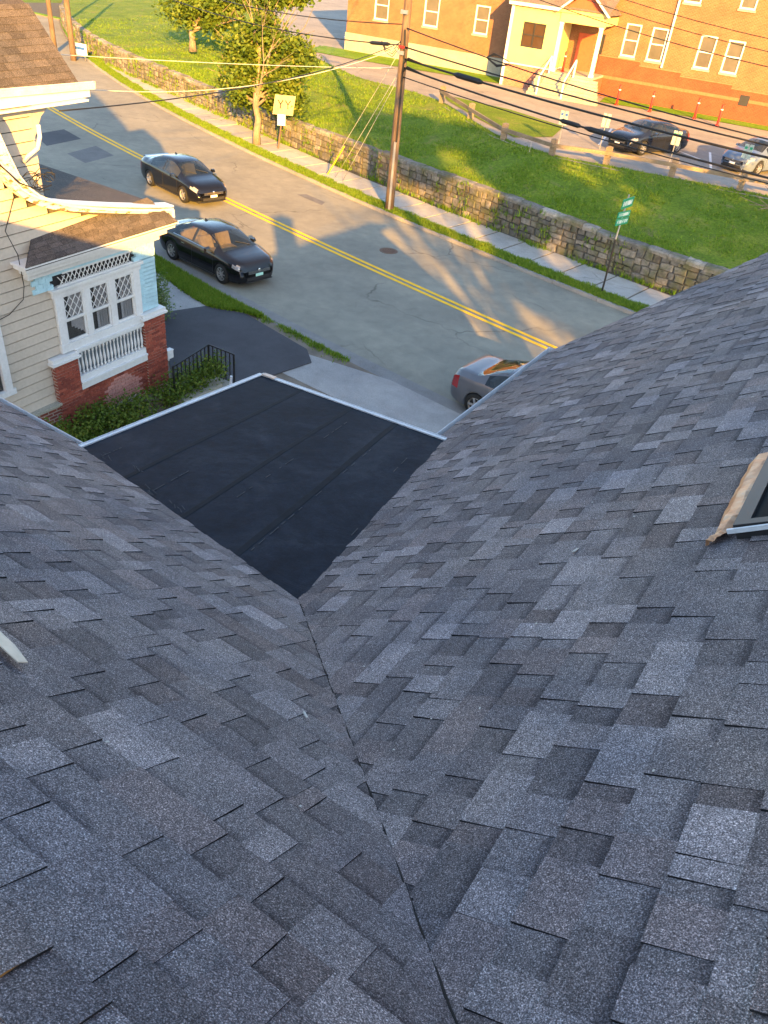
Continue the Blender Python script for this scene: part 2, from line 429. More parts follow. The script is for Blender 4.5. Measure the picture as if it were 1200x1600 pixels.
def epdm_mat():
    t = NT('black_membrane'); co = t.geo()
    a = t.noise(co, 1.4, 6, 0.65, 0.6); b = t.noise(co, 11, 5, 0.7); d = t.noise(co, 120, 3, 0.7)
    c = t.ramp(a, [(0.3, (0.0045, 0.0075, 0.0140)), (0.52, (0.0078, 0.0120, 0.0210)), (0.72, (0.022, 0.027, 0.037))])
    c = t.mix(1.0, c, t.ramp(b, [(0.3, (0.75, 0.75, 0.75)), (0.7, (1.3, 1.3, 1.3))]), 'MULTIPLY')
    c = t.mix(1.0, c, t.ramp(d, [(0.35, (0.8, 0.8, 0.8)), (0.6, (1.1, 1.1, 1.1)), (0.78, (2.2, 2.2, 2.2))]), 'MULTIPLY')
    t.bump(t.noise(co, 3.2, 4, 0.6, 1.2), 0.22, 0.03); return t.done(c, 0.8, 0, 0.12)
M['epdm'] = epdm_mat()
M['epdm_seam'] = plain('membrane_seam', (0.0060, 0.0092, 0.0150), 0.8, 0.4, 9, spec=0.12)
M['chalk'] = plain('chalk_dust_line', (0.045, 0.047, 0.052), 0.9, 0.6, 30)

def copper_mat():
    t = NT('copper_flashing'); co = t.geo()
    f = t.noise(co, 9, 5, 0.55, 0.4)
    c = t.ramp(f, [(0.3, (0.34, 0.15, 0.07)), (0.48, (0.50, 0.26, 0.13)), (0.62, (0.56, 0.36, 0.22)), (0.78, (0.36, 0.34, 0.33))])
    t.bump(f, 0.35, 0.008); return t.done(c, 0.5, 0.25, 0.4)
M['copper'] = copper_mat()

# ================================================================== CAMERA HOUSE ROOF
PITCH = 0.696; HY = math.hypot(1, PITCH); CS = 1 / HY
RIDGE_Y = 0.15; RIDGE_X = 0.52; EAVE_L = 3.37; EAVE_R = -2.66
def zL(y): return CAM_H - 1.384 - PITCH * y
def zR(x): return CAM_H - 1.85 + PITCH * x
RIDGE_Z = zL(RIDGE_Y)
EXPO = 0.1625
house = thing('shingled_house', 'house with charcoal shingle roof, steep valley and flat black roof, filling the foreground', 'house', (-2, 2, 0.1))

class Slope:
    def __init__(s, O, a, u, n, region): s.O, s.a, s.u, s.n, s.region = Vector(O), Vector(a), Vector(u), Vector(n), region
    def P(s, q, v, h): return s.O + s.a * q + s.u * v + s.n * h
XEND = -8.6
left = Slope((0, EAVE_L, zL(EAVE_L)), (1, 0, 0), (0, -CS, PITCH * CS), (0, PITCH * CS, CS),
             [(1, -CS, 0.6695 - EAVE_L - 0.002), (-1, 0, -XEND)])
right = Slope((EAVE_R, 0, zR(EAVE_R)), (0, 1, 0), (CS, 0, PITCH * CS), (-PITCH * CS, 0, CS),
              [(-1, -CS, -(0.6695 - EAVE_R) - 0.010), (1, -1.286 * CS, 8.49 + 1.286 * (EAVE_R + 2.70)), (1, 2.08 * CS, 10.8 - 2.08 * (EAVE_R + 0.92))])
VL_L = (EAVE_L - RIDGE_Y) * HY; VL_R = (RIDGE_X - EAVE_R) * HY

# deck under the shingles: four slopes
hipx, hipy = 3.5, -2.82
dk = MB()
d = -0.012
def drop(p, k=0.014): return (p[0], p[1], p[2] - k)
vtop = (RIDGE_X, RIDGE_Y, RIDGE_Z); vbot = (-2.70, 3.37, zL(3.37))
dk.add([drop(p) for p in [(XEND, RIDGE_Y, RIDGE_Z), (XEND, EAVE_L, zL(EAVE_L)), vbot, vtop]], [(0, 1, 2, 3)])
rk = [(EAVE_R - 0.02, 8.54), (-1.0, 10.68), (-0.92, 10.75), (RIDGE_X, 7.8)]  # ridge end is unseen, placed so the roof's shadow fits the street
rpts = [vtop, vbot, (EAVE_R, 3.33, zR(EAVE_R))] + [(x, y, zR(x)) for x, y in rk]
dk.add([drop(p) for p in rpts], [tuple(range(len(rpts)))[::-1]])
eb = RIDGE_Z - PITCH * (RIDGE_Y - hipy)
dk.add([drop(p) for p in [(XEND, RIDGE_Y, RIDGE_Z), vtop, (hipx, hipy, eb), (XEND, hipy, eb)]], [(0, 1, 2, 3)][::1])
dk.add([drop(p) for p in [vtop, (RIDGE_X, 7.8, RIDGE_Z), (hipx, 7.8, eb), (hipx, hipy, eb)]], [(0, 1, 2, 3)][::1])
roof = dk.build('roof', [M['underlay']], house)

def shingle_tone(r, lower):
    k = r.random()
    if k < 0.13: c = (0.150, 0.156, 0.176)
    elif k < 0.37: c = (0.126, 0.131, 0.147)
    elif k < 0.70: c = (0.106, 0.109, 0.123)
    elif k < 0.88: c = (0.110, 0.107, 0.117)
    else: c = (0.088, 0.091, 0.105)
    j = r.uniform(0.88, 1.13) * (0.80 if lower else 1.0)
    return tuple(x * j for x in c)

pieces = []       # (size in picture, verts, faces, mats, cols)
def course_pieces(S, v0, s0, s1, r, vmax):
    s = s0 - r.uniform(0, 0.25); tabflag = r.random() < 0.5
    L = EXPO + 0.045
    while s < s1:
        wd = r.choice((0.08, 0.10, 0.12, 0.15, 0.18, 0.22, 0.28)) * r.uniform(0.85, 1.2)
        if not tabflag: wd *= 0.85
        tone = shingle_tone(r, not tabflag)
        vend = min(v0 + L, vmax)
        # laminated tabs are slightly dovetailed
        tp = r.uniform(-0.004, 0.006) if tabflag else 0.0
        jv = r.uniform(-0.0035, 0.0035)
        poly = clip([(s + tp, v0 + jv), (s + wd - tp, v0 + jv + r.uniform(-0.002, 0.002)), (s + wd, vend), (s, vend)], S.region)
        hlo = (0.0105 if tabflag else 0.0056) + r.uniform(-0.0004, 0.0012)
        lift = 0.004 if S is left else 0.0
        if poly and vend - v0 > 0.02:
            n = len(poly)
            top = [S.P(q, v, lift + max(0.0008, hlo * (1 - (v - v0) / L * 0.86))) for q, v in poly]
            bot = [S.P(q, v, lift * 0 - 0.006) for q, v in poly]
            nat = S.n
            area = sum(poly[i][0] * poly[(i + 1) % n][1] - poly[(i + 1) % n][0] * poly[i][1] for i in range(n))
            face = tuple(range(n))
            # make sure the top face looks outward
            nn = (top[1] - top[0]).cross(top[2] - top[1])
            if nn.dot(nat) < 0: face = face[::-1]
            fs = [face] + [(i, (i + 1) % n, n + (i + 1) % n, n + i) for i in range(n)]
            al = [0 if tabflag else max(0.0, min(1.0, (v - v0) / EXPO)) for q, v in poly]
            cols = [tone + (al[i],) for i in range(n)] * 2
            ctr = sum(top, Vector()) / n
            pp = px_of(ctr); sz = 0
            if pp and -40 < pp[0] < 1240 and 350 < pp[1] < 1640:
                sz = abs(area) / max(0.3, (ctr - Vector((0, 0, CAM_H))).length) ** 2
            pieces.append((sz, [tuple(p) for p in top + bot], fs, [0] + [1] * n, cols))
        s += wd; tabflag = not tabflag if r.random() < 0.82 else tabflag
for S, vmax, s0, s1, off in ((left, VL_L, XEND, -2.3 + VL_L * CS + 0.3, 0.035), (right, VL_R, 3.33 - VL_R * CS - 0.3, 10.9, 0.06)):
    r = random.Random(5 if S is left else 9)
    v = -0.11 + off * 0
    while v < vmax:
        course_pieces(S, v, s0, s1, r, vmax); v += EXPO
pieces.sort(key=lambda t: -t[0])
for sz, vs, fs, ms, cols in pieces[:300]:
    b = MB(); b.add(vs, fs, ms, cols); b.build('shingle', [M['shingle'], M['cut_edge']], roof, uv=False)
rest = MB()
for sz, vs, fs, ms, cols in pieces[300:]: rest.add(vs, fs, ms, cols)
tag(rest.build('shingle_field', [M['shingle'], M['cut_edge']], roof, uv=False), kind='stuff')

# ridge caps: bent pieces overlapping along both ridges
def ridge_caps(p0, d, sideA, sideB, n0, n1, step, r):
    d = Vector(d); up = Vector((0, 0, 1))
    for i in range(n0, n1):
        b = MB(); t = shingle_tone(r, False); Lc = step + 0.07; W = 0.155 + r.uniform(-0.006, 0.006)
        vs = []; rows = 3
        st0 = i * step + r.uniform(-0.006, 0.006)
        prof = [(-W, 0), (-W * 0.55, 0), (-0.045, 0), (0, 1), (0.045, 0), (W * 0.55, 0), (W, 0)]
        for layer in (0, 1):
            for k in range(rows):
                tt = k / (rows - 1); along = st0 + Lc * tt
                h = (0.026 - 0.016 * tt) - (0.0075 if layer else 0)
                for q, mid in prof:
                    sd = sideA if q < 0 else sideB
                    base = Vector(p0) + d * along + (Vector(sd) * abs(q) if q else Vector())
                    nrm_ = (sideA_n if q < 0 else sideB_n) if q else up
                    hh = h - (0.012 if not q else 0)
                    vs.append(base + nrm_ * hh)
        m_ = len(prof); fs = []; ms = []
        N = rows * m_
        for k in range(rows - 1):
            for j in range(m_ - 1):
                fs.append((k * m_ + j, k * m_ + j + 1, (k + 1) * m_ + j + 1, (k + 1) * m_ + j)); ms.append(0)
        for k in range(rows - 1):
            for j in (0, m_ - 1):
                fs.append((k * m_ + j, (k + 1) * m_ + j, N + (k + 1) * m_ + j, N + k * m_ + j)); ms.append(1)
        for j in range(m_ - 1):
            for k in (0, rows - 1):
                fs.append((k * m_ + j, k * m_ + j + 1, N + k * m_ + j + 1, N + k * m_ + j)); ms.append(1)
        b.add(vs, fs, ms, [t + (0.0,)] * len(vs))
        o = b.build('ridge_cap', [M['shingle'], M['cut_edge']], roof, uv=False)
sideA_n = Vector((-PITCH * CS, 0, CS)); sideB_n = Vector((PITCH * CS, 0, CS))
ridge_caps((RIDGE_X, RIDGE_Y, RIDGE_Z), (0, 1, 0), (-CS, 0, -PITCH * CS), (CS, 0, -PITCH * CS), 0, 30, 0.165, random.Random(3))
sideA_n = Vector((0, PITCH * CS, CS)); sideB_n = Vector((0, -PITCH * CS, CS))
ridge_caps((RIDGE_X - 0.12, RIDGE_Y, RIDGE_Z), (-1, 0, 0), (0, CS, -PITCH * CS), (0, -CS, -PITCH * CS), 0, 30, 0.165, random.Random(4))

# flat black roof in the corner of the two wings
FC = [(-2.05, 2.72, 6.42), (-4.98, 3.41, 5.945), None, (-2.60, 5.58, 6.04)]
fa, fb = 0.137, -0.1065; fz0 = 6.42 + fa * 2.05 - fb * 2.72
def zF(x, y): return fz0 + fa * x + fb * y
FC[2] = (-5.14, 5.94, zF(-5.14, 5.94))
fl = MB()
outl = [(-1.9, 2.35), (-4.7, 3.0), FC[1][:2], FC[2][:2], FC[3][:2], (-2.2, 5.2)]
tp = [(x, y, zF(x, y)) for x, y in outl]
fl.prism([(p[0], p[1], p[2] - 0.16) for p in tp], (0, 0, 0.16))
flat = fl.build('flat_roof', [M['epdm']], house)
A_, B_, C_, D_ = [Vector(FC[i]) for i in (0, 1, 2, 3)]
def FP(u, v, h=0.0):       # u along front direction (B->C side) , v across
    p = A_.lerp(B_, u).lerp(D_.lerp(C_, u), v); return Vector((p.x, p.y, zF(p.x, p.y) + h))
for u, wdt in ((0.23, 0.07), (0.46, 0.06), (0.74, 0.06)):
    b = MB(); pts = [FP(u + 0.002 * math.sin(7 * k / 12.0 + u * 9), k / 12.0) for k in range(13)]
    ax = (B_ - A_).normalized()
    vs = []; 
    for k, p in enumerate(pts):
        vs += [p - ax * wdt / 2 + Vector((0, 0, 0.001)), p - ax * wdt * 0.4 + Vector((0, 0, 0.0025)), p + ax * wdt * 0.4 + Vector((0, 0, 0.0025)), p + ax * wdt / 2 + Vector((0, 0, 0.001))]
    fs = [(k * 4 + j, k * 4 + 4 + j, k * 4 + 5 + j, k * 4 + 1 + j) for k in range(12) for j in range(3)]
    b.add(vs, fs); b.build('membrane_seam', [M['epdm_seam']], flat)
rc = random.Random(21)
ck = MB()
for u, v0, v1 in ((0.21, 0.05, 0.42), (0.21, 0.55, 0.75), (0.40, 0.1, 0.55), (0.40, 0.7, 0.86), (0.07, 0.62, 0.8), (0.62, 0.03, 0.2), (0.90, 0.02, 0.10), (0.02, 0.2, 0.36)):
    v = v0
    while v < v1:
        ln = rc.uniform(0.01, 0.05)
        if rc.random() < 0.7:
            p = FP(u, v, 0.006); q = FP(u, v + ln, 0.006); ck.beam(p, q, 0.006, 0.002)
        v += ln + rc.uniform(0.0, 0.03)
for u, v in ((0.75, 0.06), (0.62, 0.02), (0.88, 0.03), (0.5, 0.03)):
    for k in range(5):
        p = FP(u + rc.uniform(-.03, .03), v + rc.uniform(-.01, .02), 0.004); ck.beam(p, p + Vector((rc.uniform(-.08, -.03), rc.uniform(.0, .03), 0)), 0.005, 0.002)
tag(ck.build('chalk_marks', [M['chalk']], flat), kind='stuff')
for a, b2 in ((B_, C_), (C_, D_)):
    e = MB(); dd = (b2 - a).normalized(); out = dd.cross(Vector((0, 0, 1))); 
    if out.dot(((A_ + C_) / 2) - a) > 0: out = -out
    za = Vector((0, 0, 0.008))
    # raised edge strip and fascia leg
    e.beam(a + za + out * 0.0, b2 + za + out * 0.0, 0.030, 0.014)
    e.beam(a + out * 0.028 - Vector((0, 0, 0.05)), b2 + out * 0.028 - Vector((0, 0, 0.05)), 0.008, 0.13)
    e.build('drip_edge', [M['white_metal']], flat)
cp = MB(); cp.beam(C_ + Vector((0, 0.0, 0.022)) - (C_ - D_).normalized() * 0.03, C_ + (D_ - C_).normalized() * 0.22 + Vector((0, 0, 0.022)), 0.05, 0.012)
cp.build('corner_patch', [plain('sealant', (0.60, 0.46, 0.36), 0.7)], flat)
fp = MB(); pp = FP(0.985, 0.93, 0.0); fp.tube([pp + Vector((-.12, -0.25, -0.1)), pp + Vector((-.10, -0.25, 0.10))], 0.014, 8); fp.build('vent_pipe', [M['white_metal']], flat)

# gutters, downspout, walls
def gutter(name, a, b, out, parent):
    a = Vector(a); b = Vector(b); out = Vector(out); up = Vector((0, 0, 1))
    prof = [(0.0, 0.0), (0.0, -0.11), (0.085, -0.12), (0.115, -0.04), (0.125, 0.0), (0.140, 0.004), (0.140, -0.006), (0.125, -0.012), (0.118, -0.05), (0.092, -0.128), (-0.01, -0.12), (-0.01, 0.0)]
    prof = [(p * .5, z) for p, z in prof]; g = MB(); n = len(prof)
    vs = [a + out * p + up * z for p, z in prof] + [b + out * p + up * z for p, z in prof]
    g.add(vs, [(i, (i + 1) % n, n + (i + 1) % n, n + i) for i in range(n)] + [(0, 1, 2, 3, 4)[::-1], (n, n + 1, n + 2, n + 3, n + 4)])
    return g.build(name, [M['white_metal']], parent)
gutter('gutter', (EAVE_R - 0.085, 5.66, zR(EAVE_R) - 0.075), (EAVE_R - 0.085, 8.5, zR(EAVE_R) - 0.06), (-1, 0, 0), house)
gutter('gutter', (XEND, EAVE_L + 0.085, zL(EAVE_L) - 0.06), (-4.98, EAVE_L + 0.085, zL(EAVE_L) - 0.075), (0, 1, 0), house)
b = MB(); b.tube([(-2.78, 5.72, 5.90), (-2.80, 5.66, 5.80), (-2.62, 5.60, 5.62), (-2.45, 5.60, 5.5), (-2.45, 5.60, 0.3)], 0.035, 8); b.build('downspout', [M['dark_metal']], house)
hw = MB()
hw.box(XEND + 0.25, 3.2, -2.5, 3.02, 0.1, zL(EAVE_L) - 0.12)
hw.box(-2.3, 3.2, 3.02, 7.5, 0.1, zR(EAVE_R) - 0.12)
hw.prism([(-2.3, 7.5, 0.1), (3.2, 7.5, 0.1), (3.2, 7.5, 5.9), (RIDGE_X, 7.5, RIDGE_Z - 0.2), (-2.3, 7.5, 6.0)], (0, 0.12, 0))
hw.prism([(XEND + 0.25, -2.5, 5.9), (XEND + 0.25, 3.02, 5.9), (XEND + 0.25, RIDGE_Y, RIDGE_Z - 0.25)], (0.1, 0, 0))
hw.box(-4.85, -2.3, 3.02, 5.4, 0.1, 5.2)
hw.build('wall', [M['clap']], house)
cb = MB(); cb.box(0.62, 1.2, 1.65, 2.27, 6.8, RIDGE_Z + 1.20); cb.box(0.58, 1.24, 1.61, 2.31, RIDGE_Z + 1.20, RIDGE_Z + 1.32)
cb.build('chimney', [M['brick_core']], house)

# skylight with copper flashing on the right slope
def RS(x, y, h=0.0): return Vector((x, y, zR(x))) + right.n * h
sk = MB()
x0, x1, y0, y1 = 0.0, 0.30, 2.985, 3.72
for (a, b2, c2, d2) in ((x0, x0 + 0.05, y0, y1), (x1 - 0.05, x1, y0, y1), (x0 + .05, x1 - .05, y0, y0 + 0.045), (x0 + .05, x1 - .05, y1 - 0.045, y1)):
    vs = [RS(a, c2, 0.0), RS(b2, c2, 0), RS(b2, d2, 0), RS(a, d2, 0), RS(a, c2, 0.07), RS(b2, c2, 0.07), RS(b2, d2, 0.07), RS(a, d2, 0.07)]
    sk.add(vs, [(0, 3, 2, 1), (4, 5, 6, 7), (0, 1, 5, 4), (1, 2, 6, 5), (2, 3, 7, 6), (3, 0, 4, 7)])
skl = sk.build('skylight', [M['dark_metal']], house)
g = MB(); g.add([RS(x0 + .05, y0 + .045, .055), RS(x1 - .05, y0 + .045, .055), RS(x1 - .05, y1 - .045, .055), RS(x0 + .05, y1 - .045, .055)], [(0, 1, 2, 3)]); g.build('pane', [plain('dark_skylight_opening', (.010, .011, .012), .8, spec=.1)], skl)
def strip(name, pts, wa, h, mat, parent, seg=10, wob=0.004):
    # crinkled metal strip along pts on the right slope; wa = list of (left,right) half widths
    b = MB(); r = random.Random(8); vs = []
    for k in range(seg + 1):
        t = k / seg; fx = t * (len(pts) - 1); i = min(int(fx), len(pts) - 2); f = fx - i
        x = lerp(pts[i][0], pts[i + 1][0], f); y = lerp(pts[i][1], pts[i + 1][1], f)
        wl = lerp(wa[i], wa[i + 1], f)
        for q, hh in ((-1, 0.012), (-0.3, h), (0.4, h), (1, h * 0.8)):
            vs.append(RS(x + q * wl, y + r.uniform(-.004, .004), hh + r.uniform(-wob, wob)))
    fs = [(k * 4 + j, k * 4 + j + 1, k * 4 + j + 5, k * 4 + j + 4) for k in range(seg) for j in range(3)]
    b.add(vs, fs); return b.build(name, mat, parent)
strip('copper_flashing', [(-0.078, 2.925), (-0.052, 2.99), (-0.045, 3.2), (-0.045, 3.5), (-0.04, 3.80)], [0.012, 0.026, 0.045, 0.046, 0.05], 0.045, [M['copper']], skl, 22, 0.006)
b = MB(); b.beam(RS(-0.02, 2.972, 0.05), RS(0.34, 2.972, 0.06), 0.012, 0.02, up=right.n); b.build('sill_flashing', [M['white_metal']], skl)
b = MB(); b.beam(RS(0.07, 3.40, 0.062), RS(0.26, 3.40, 0.062), 0.20, 0.02, up=right.n); b.build('wooden_board', [M['ply']], skl)
def LS(x, y, h=0.0): return Vector((x, y, zL(y))) + left.n * h
b = MB(); vs = [LS(-1.71, 0.812, .030), LS(-1.70, 0.838, .030), LS(-1.80, 0.858, .036), LS(-1.98, 0.88, .036), LS(-1.98, 0.84, .034), LS(-1.82, 0.822, .032)]
b.prism(vs, left.n * 0.004); b.build('flashing_strip', [plain('cream_flashing', (.52, .44, .34), .6)], house)
b = MB(); vs = [LS(-0.05 - 0.25, 0.74, .014), LS(-0.275, 0.745, .014), LS(-0.268, 0.79, .016), LS(-0.285, 0.80, .016)]
# small scraps left by the roofers
vl = Vector((-0.0665, 0.736, zL(0.736)))
sc1 = MB()
def valley_pt(x): return Vector((x, 0.6695 - x, zR(x)))
p = valley_pt(0.255) 
sc1 = MB(); p = valley_pt(-0.066); n_ = Vector((0, 0, 1))
sc1.add([p + Vector((0.0, 0.0, 0.030)), p + Vector((0.012, 0.006, 0.026)), p + Vector((0.010, 0.022, 0.028)), p + Vector((0.004, 0.012, 0.035))], [(0, 1, 2, 3)])
tag(sc1.build('paper_scrap', [M['white_sign']]), 'tiny white paper scrap in the roof valley near the bottom edge', 'scrap')
# small pale chips and scuffs scattered on the shingles
db = MB(); r = random.Random(55)
for k in range(36):
    if r.random() < .55: x = r.uniform(-2.4, .2); y = r.uniform(.8 - x, 6.5); p0, n0 = RS(x, y, .013), right.n
    else: y = r.uniform(.5, 3.2); x = r.uniform(-5.5, .6 - y); p0, n0 = LS(x, y, .017), left.n
    a0 = Vector((r.gauss(0, 1), r.gauss(0, 1), 0)); a0 = (a0 - n0 * a0.dot(n0)).normalized(); b0 = n0.cross(a0); q = r.uniform(.0012, .0035)
    db.obox(p0, a0 * q * r.uniform(1, 2.6), b0 * q, n0 * q * .3)
for x, y, ln in ((-.62, 3.02, .02), (-1.35, 5.2, .03)):
    p0 = RS(x, y, .013); db.obox(p0, Vector((.004, ln, 0)), Vector((CS, 0, PITCH * CS)) * .007, right.n * .002)
p0 = LS(-1.12, 1.55, .02); db.obox(p0, Vector((.018, -.012, .008)), Vector((.002, .003, 0)), left.n * .002)
tag(db.build('roof_debris', [plain('pale_chip', (.42, .40, .36), .8)], roof), kind='stuff')
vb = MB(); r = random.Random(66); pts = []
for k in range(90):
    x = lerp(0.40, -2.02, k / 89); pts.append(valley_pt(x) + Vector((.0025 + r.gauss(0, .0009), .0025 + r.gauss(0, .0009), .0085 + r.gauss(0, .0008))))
vb.tube(pts, [.0038 * r.uniform(.75, 1.25) for k in pts], 6); vb.build('valley_shadow_line', [M['cut_edge']], roof)  # black bead stands in for the gap shadow along the valley cut
# drifts of debris along the valley line
vd = MB(); r = random.Random(31)
for k in range(70):
    x = r.uniform(-2.0, 0.1); p = valley_pt(x) + Vector((r.gauss(0, .006) + .004, r.gauss(0, .006) + .004, 0.012))
    s = r.uniform(0.0012, 0.003)
    vd.obox(p, (s, 0, 0), (0, s, 0), (0, 0, s * .7), 0 if r.random() < .94 else 1)
tag(vd.build('valley_grit', [M['cut_edge'], M['rope']], roof), kind='stuff')

# ================================================================== STREET AND GROUND
def y_far(x):
    x = max(x, -75.0)
    return 25.527 - 0.1727 * x + 0.0017 * x * x - 2.03e-5 * x**3 if x < 0 else 25.527 - 0.16 * x
def y_mid(x): return y_far(x) - (4.9 + (0.0011 * x * x if x < 0 else 0))
def y_near(x): return y_far(x) - (10.5 + (1.35 * (1 - math.exp(-(x / 14.0) ** 2)) if x < 0 else 0))
WALLK = [(-90, 70), (-75, 57), (-70, 53.2), (-58.4, 46.1), (-50, 42.5), (-39.5, 38.95), (-30.5, 36.0), (-23.55, 34.1), (-20.56, 33.25), (-16.66, 32.1), (-14.04, 31.35), (-10.69, 30.55), (-7, 30.05), (-3, 29.6), (10, 27.8), (40, 22.4)]
def y_wall(x): return curve(WALLK, x)
WTOP = [(-90, 1.5), (-60, 1.48), (-47, 1.4), (-39, 1.36), (-29, 1.36), (-21, 1.43), (-13, 1.52), (-8, 1.42), (0, 1.3), (40, 1.3)]
def z_wall(x): return curve(WTOP, x)
LOTK = [(-100, 104), (-69, 76.6), (-48.7, 58.6), (-40.5, 51.6), (-35, 48.0), (-31.8, 46.1), (-27.5, 45.3), (-24.4, 44.0), (-21, 41.1), (-17.4, 38.2), (-14.4, 37.2), (-11.9, 37.6), (-9, 38.2), (-6, 38.9), (5, 40), (40, 42)]
def y_lot(x): return curve(LOTK, x)
LOTZ = 2.3

def ribbon(f0, f1, z, xs, z1=None):
    b = MB(); vs = []
    for x in xs: vs += [(x, f0(x), z), (x, f1(x), z if z1 is None else z1)]
    b.add(vs, [(2 * i, 2 * i + 2, 2 * i + 3, 2 * i + 1) for i in range(len(xs) - 1)]); return b
XS = [x * 1.5 for x in range(-58, 28)]
g = MB(); g.quad((-1500, -1500, -0.35), (1500, -1500, -0.35), (1500, 1500, -0.35), (-1500, 1500, -0.35)); struct('ground', g, [M['lawn']])
road = struct('road', ribbon(y_near, lambda x: y_far(x), 0.0, XS), [M['road']])
struct('gutter_edge', ribbon(lambda x: y_near(x), lambda x: y_near(x) + 0.55, 0.005, XS), [M['gutter_strip']])
for k, off in enumerate((-0.15, 0.15)):
    b = ribbon(lambda x: y_mid(x) + off - 0.078, lambda x: y_mid(x) + off + 0.078, 0.006, [x * 0.75 for x in range(-110, 50)])
    tag(b.build('yellow_line', [M['yellow']], road))
def flatpoly(name, pts, z, mat, parent=None):
    b = MB(); b.add([(x, y, z) for x, y in pts], [tuple(range(len(pts)))]); return b.build(name, [mat], parent)
flatpoly('asphalt_patch', [(-37.43, 25.88), (-35.22, 24.95), (-35.58, 27.25), (-37.66, 27.85)], 0.004, M['patch'], road)
flatpoly('asphalt_patch', [(-33.58, 24.82), (-31.78, 24.39), (-32.2, 26.41), (-34.09, 26.92)], 0.004, M['patch_old'], road)
flatpoly('asphalt_patch', [(-22.7, 28.6), (-21.0, 28.2), (-21.2, 28.7), (-22.5, 29.0)], 0.004, M['patch_old'], road)
mh = MB(); mh.lathe([(0.36, 0.0), (0.36, 0.006), (0.33, 0.010), (0.30, 0.008), (0.0001, 0.009)], 24, (-15.66, 25.49, 0.001))
for k in range(-4, 5):
    hl = math.sqrt(max(0, 0.27**2 - (k * 0.06) ** 2)); mh.box(-15.66 - hl, -15.66 + hl, 25.49 + k * 0.06 - 0.012, 25.49 + k * 0.06 + 0.012, 0.008, 0.014)
tag(mh.build('manhole_cover', [M['iron_cover']]), 'round rusty manhole cover in the road beyond the yellow line', 'manhole cover')

# far curb, grass strip, sidewalk slabs
def strip_solid(name, f0, f1, z0, z1, xs, mat):
    b = MB(); vs = []
    for x in xs: vs += [(x, f0(x), z0), (x, f0(x), z1), (x, f1(x), z1), (x, f1(x), z0)]
    b.add(vs, [(4 * i + j, 4 * i + 4 + j, 4 * i + 5 + j, 4 * i + 1 + j) for i in range(len(xs) - 1) for j in range(3)])
    return struct(name, b, [mat])
cb_ = strip_solid('curb', lambda x: y_far(x) + 0.02, lambda x: y_far(x) + 0.13, -0.3, 0.085, XS, M['dirt'])
x = -60.0; r = random.Random(2)
while x < -2:
    ln = r.uniform(1.5, 2.3); xa, xb = x, x + ln - 0.025; b = MB(); dz = r.uniform(-0.012, 0.012)
    pa, pb = Vector((xa, y_far(xa) + 0.07, 0.02 + dz)), Vector((xb, y_far(xb) + 0.07 + r.uniform(-.02, .02), 0.02 + dz))
    b.beam(pa, pb, 0.14, 0.20); b.build('curb_stone', [M['curb']], cb_); x += ln
strip_solid('verge', lambda x: y_far(x) + 0.14, lambda x: y_far(x) + 0.86, -0.3, 0.115, XS, M['verge'])
def walk0(x): return y_far(x) + 0.86
def walk1(x): return y_wall(x) - 0.02
sw = strip_solid('sidewalk', walk0, lambda x: walk1(x) + 0.1, -0.3, 0.105, XS, plain('dark_soil', (.07, .065, .05), .95, .35, 4))
x = -62.0
while x < -2:
    ln = 1.42 * (1 + r.uniform(-.05, .05)); xa, xb = x + 0.04, x + ln - 0.04
    t0, t1 = r.uniform(-.012, .018), r.uniform(-.012, .018)
    ya0, ya1, yb0, yb1 = walk0(xa) + r.uniform(0, .10), min(walk1(xa), walk0(xa) + 2.0) - .05, walk0(xb) + r.uniform(0, .10), min(walk1(xb), walk0(xb) + 2.0) - .05
    sk_ = 0.12
    b = MB(); z = 0.135
    b.prism([(xa - sk_, ya0, 0.05), (xb - sk_, yb0, 0.05), (xb + sk_, yb1, 0.05), (xa + sk_, ya1, 0.05)], (0, 0, z - 0.05))
    vs = list(b.v); 
    for i in (4, 5): vs[i] = (vs[i][0], vs[i][1], vs[i][2] + t0)
    for i in (6, 7): vs[i] = (vs[i][0], vs[i][1], vs[i][2] + t1)
    b.v = vs
    b.build('slab', [M['slab']], sw); x += ln

# stone retaining wall
wall = thing('stone_retaining_wall', 'long low mossy fieldstone retaining wall between sidewalk and lawn', 'wall', (-16.66, 31.7, 0.1))
core = MB(); vs = []
for x in XS:
    vs += [(x, y_wall(x) + 0.05, -0.3), (x, y_wall(x) + 0.05, z_wall(x) - 0.14), (x, y_wall(x) + 0.5, z_wall(x) - 0.14), (x, y_wall(x) + 0.5, -0.3)]
core.add(vs, [(4 * i + j, 4 * i + 4 + j, 4 * i + 5 + j, 4 * i + 1 + j) for i in range(len(XS) - 1) for j in range(3)])
core.build('wall_core', [M['stone_core']], wall)
r = random.Random(77); stones = []
def stone_tone(r):
    k = r.random(); c = (0.195, 0.18, 0.158) if k < .4 else (0.145, 0.138, 0.128) if k < .7 else (0.24, 0.22, 0.19) if k < .88 else (0.175, 0.148, 0.115)
    j = r.uniform(.6, 1.05); return tuple(q * j for q in c) + (1,)
x = -74.0
while x < 0.5:
    colw = r.uniform(0.9, 1.5); h = z_wall(x + colw / 2) - 0.12; z = 0.06
    while z < h - 0.02:
        rh = min(r.uniform(0.17, 0.36), h - z)
        if h - z - rh < 0.12: rh = h - z
        xx = x
        while xx < x + colw - 0.02:
            bw = min(r.uniform(0.22, 0.62), x + colw - xx)
            if x + colw - xx - bw < 0.15: bw = x + colw - xx
            stones.append((xx, z, bw, rh)); xx += bw
        z += rh
    x += colw
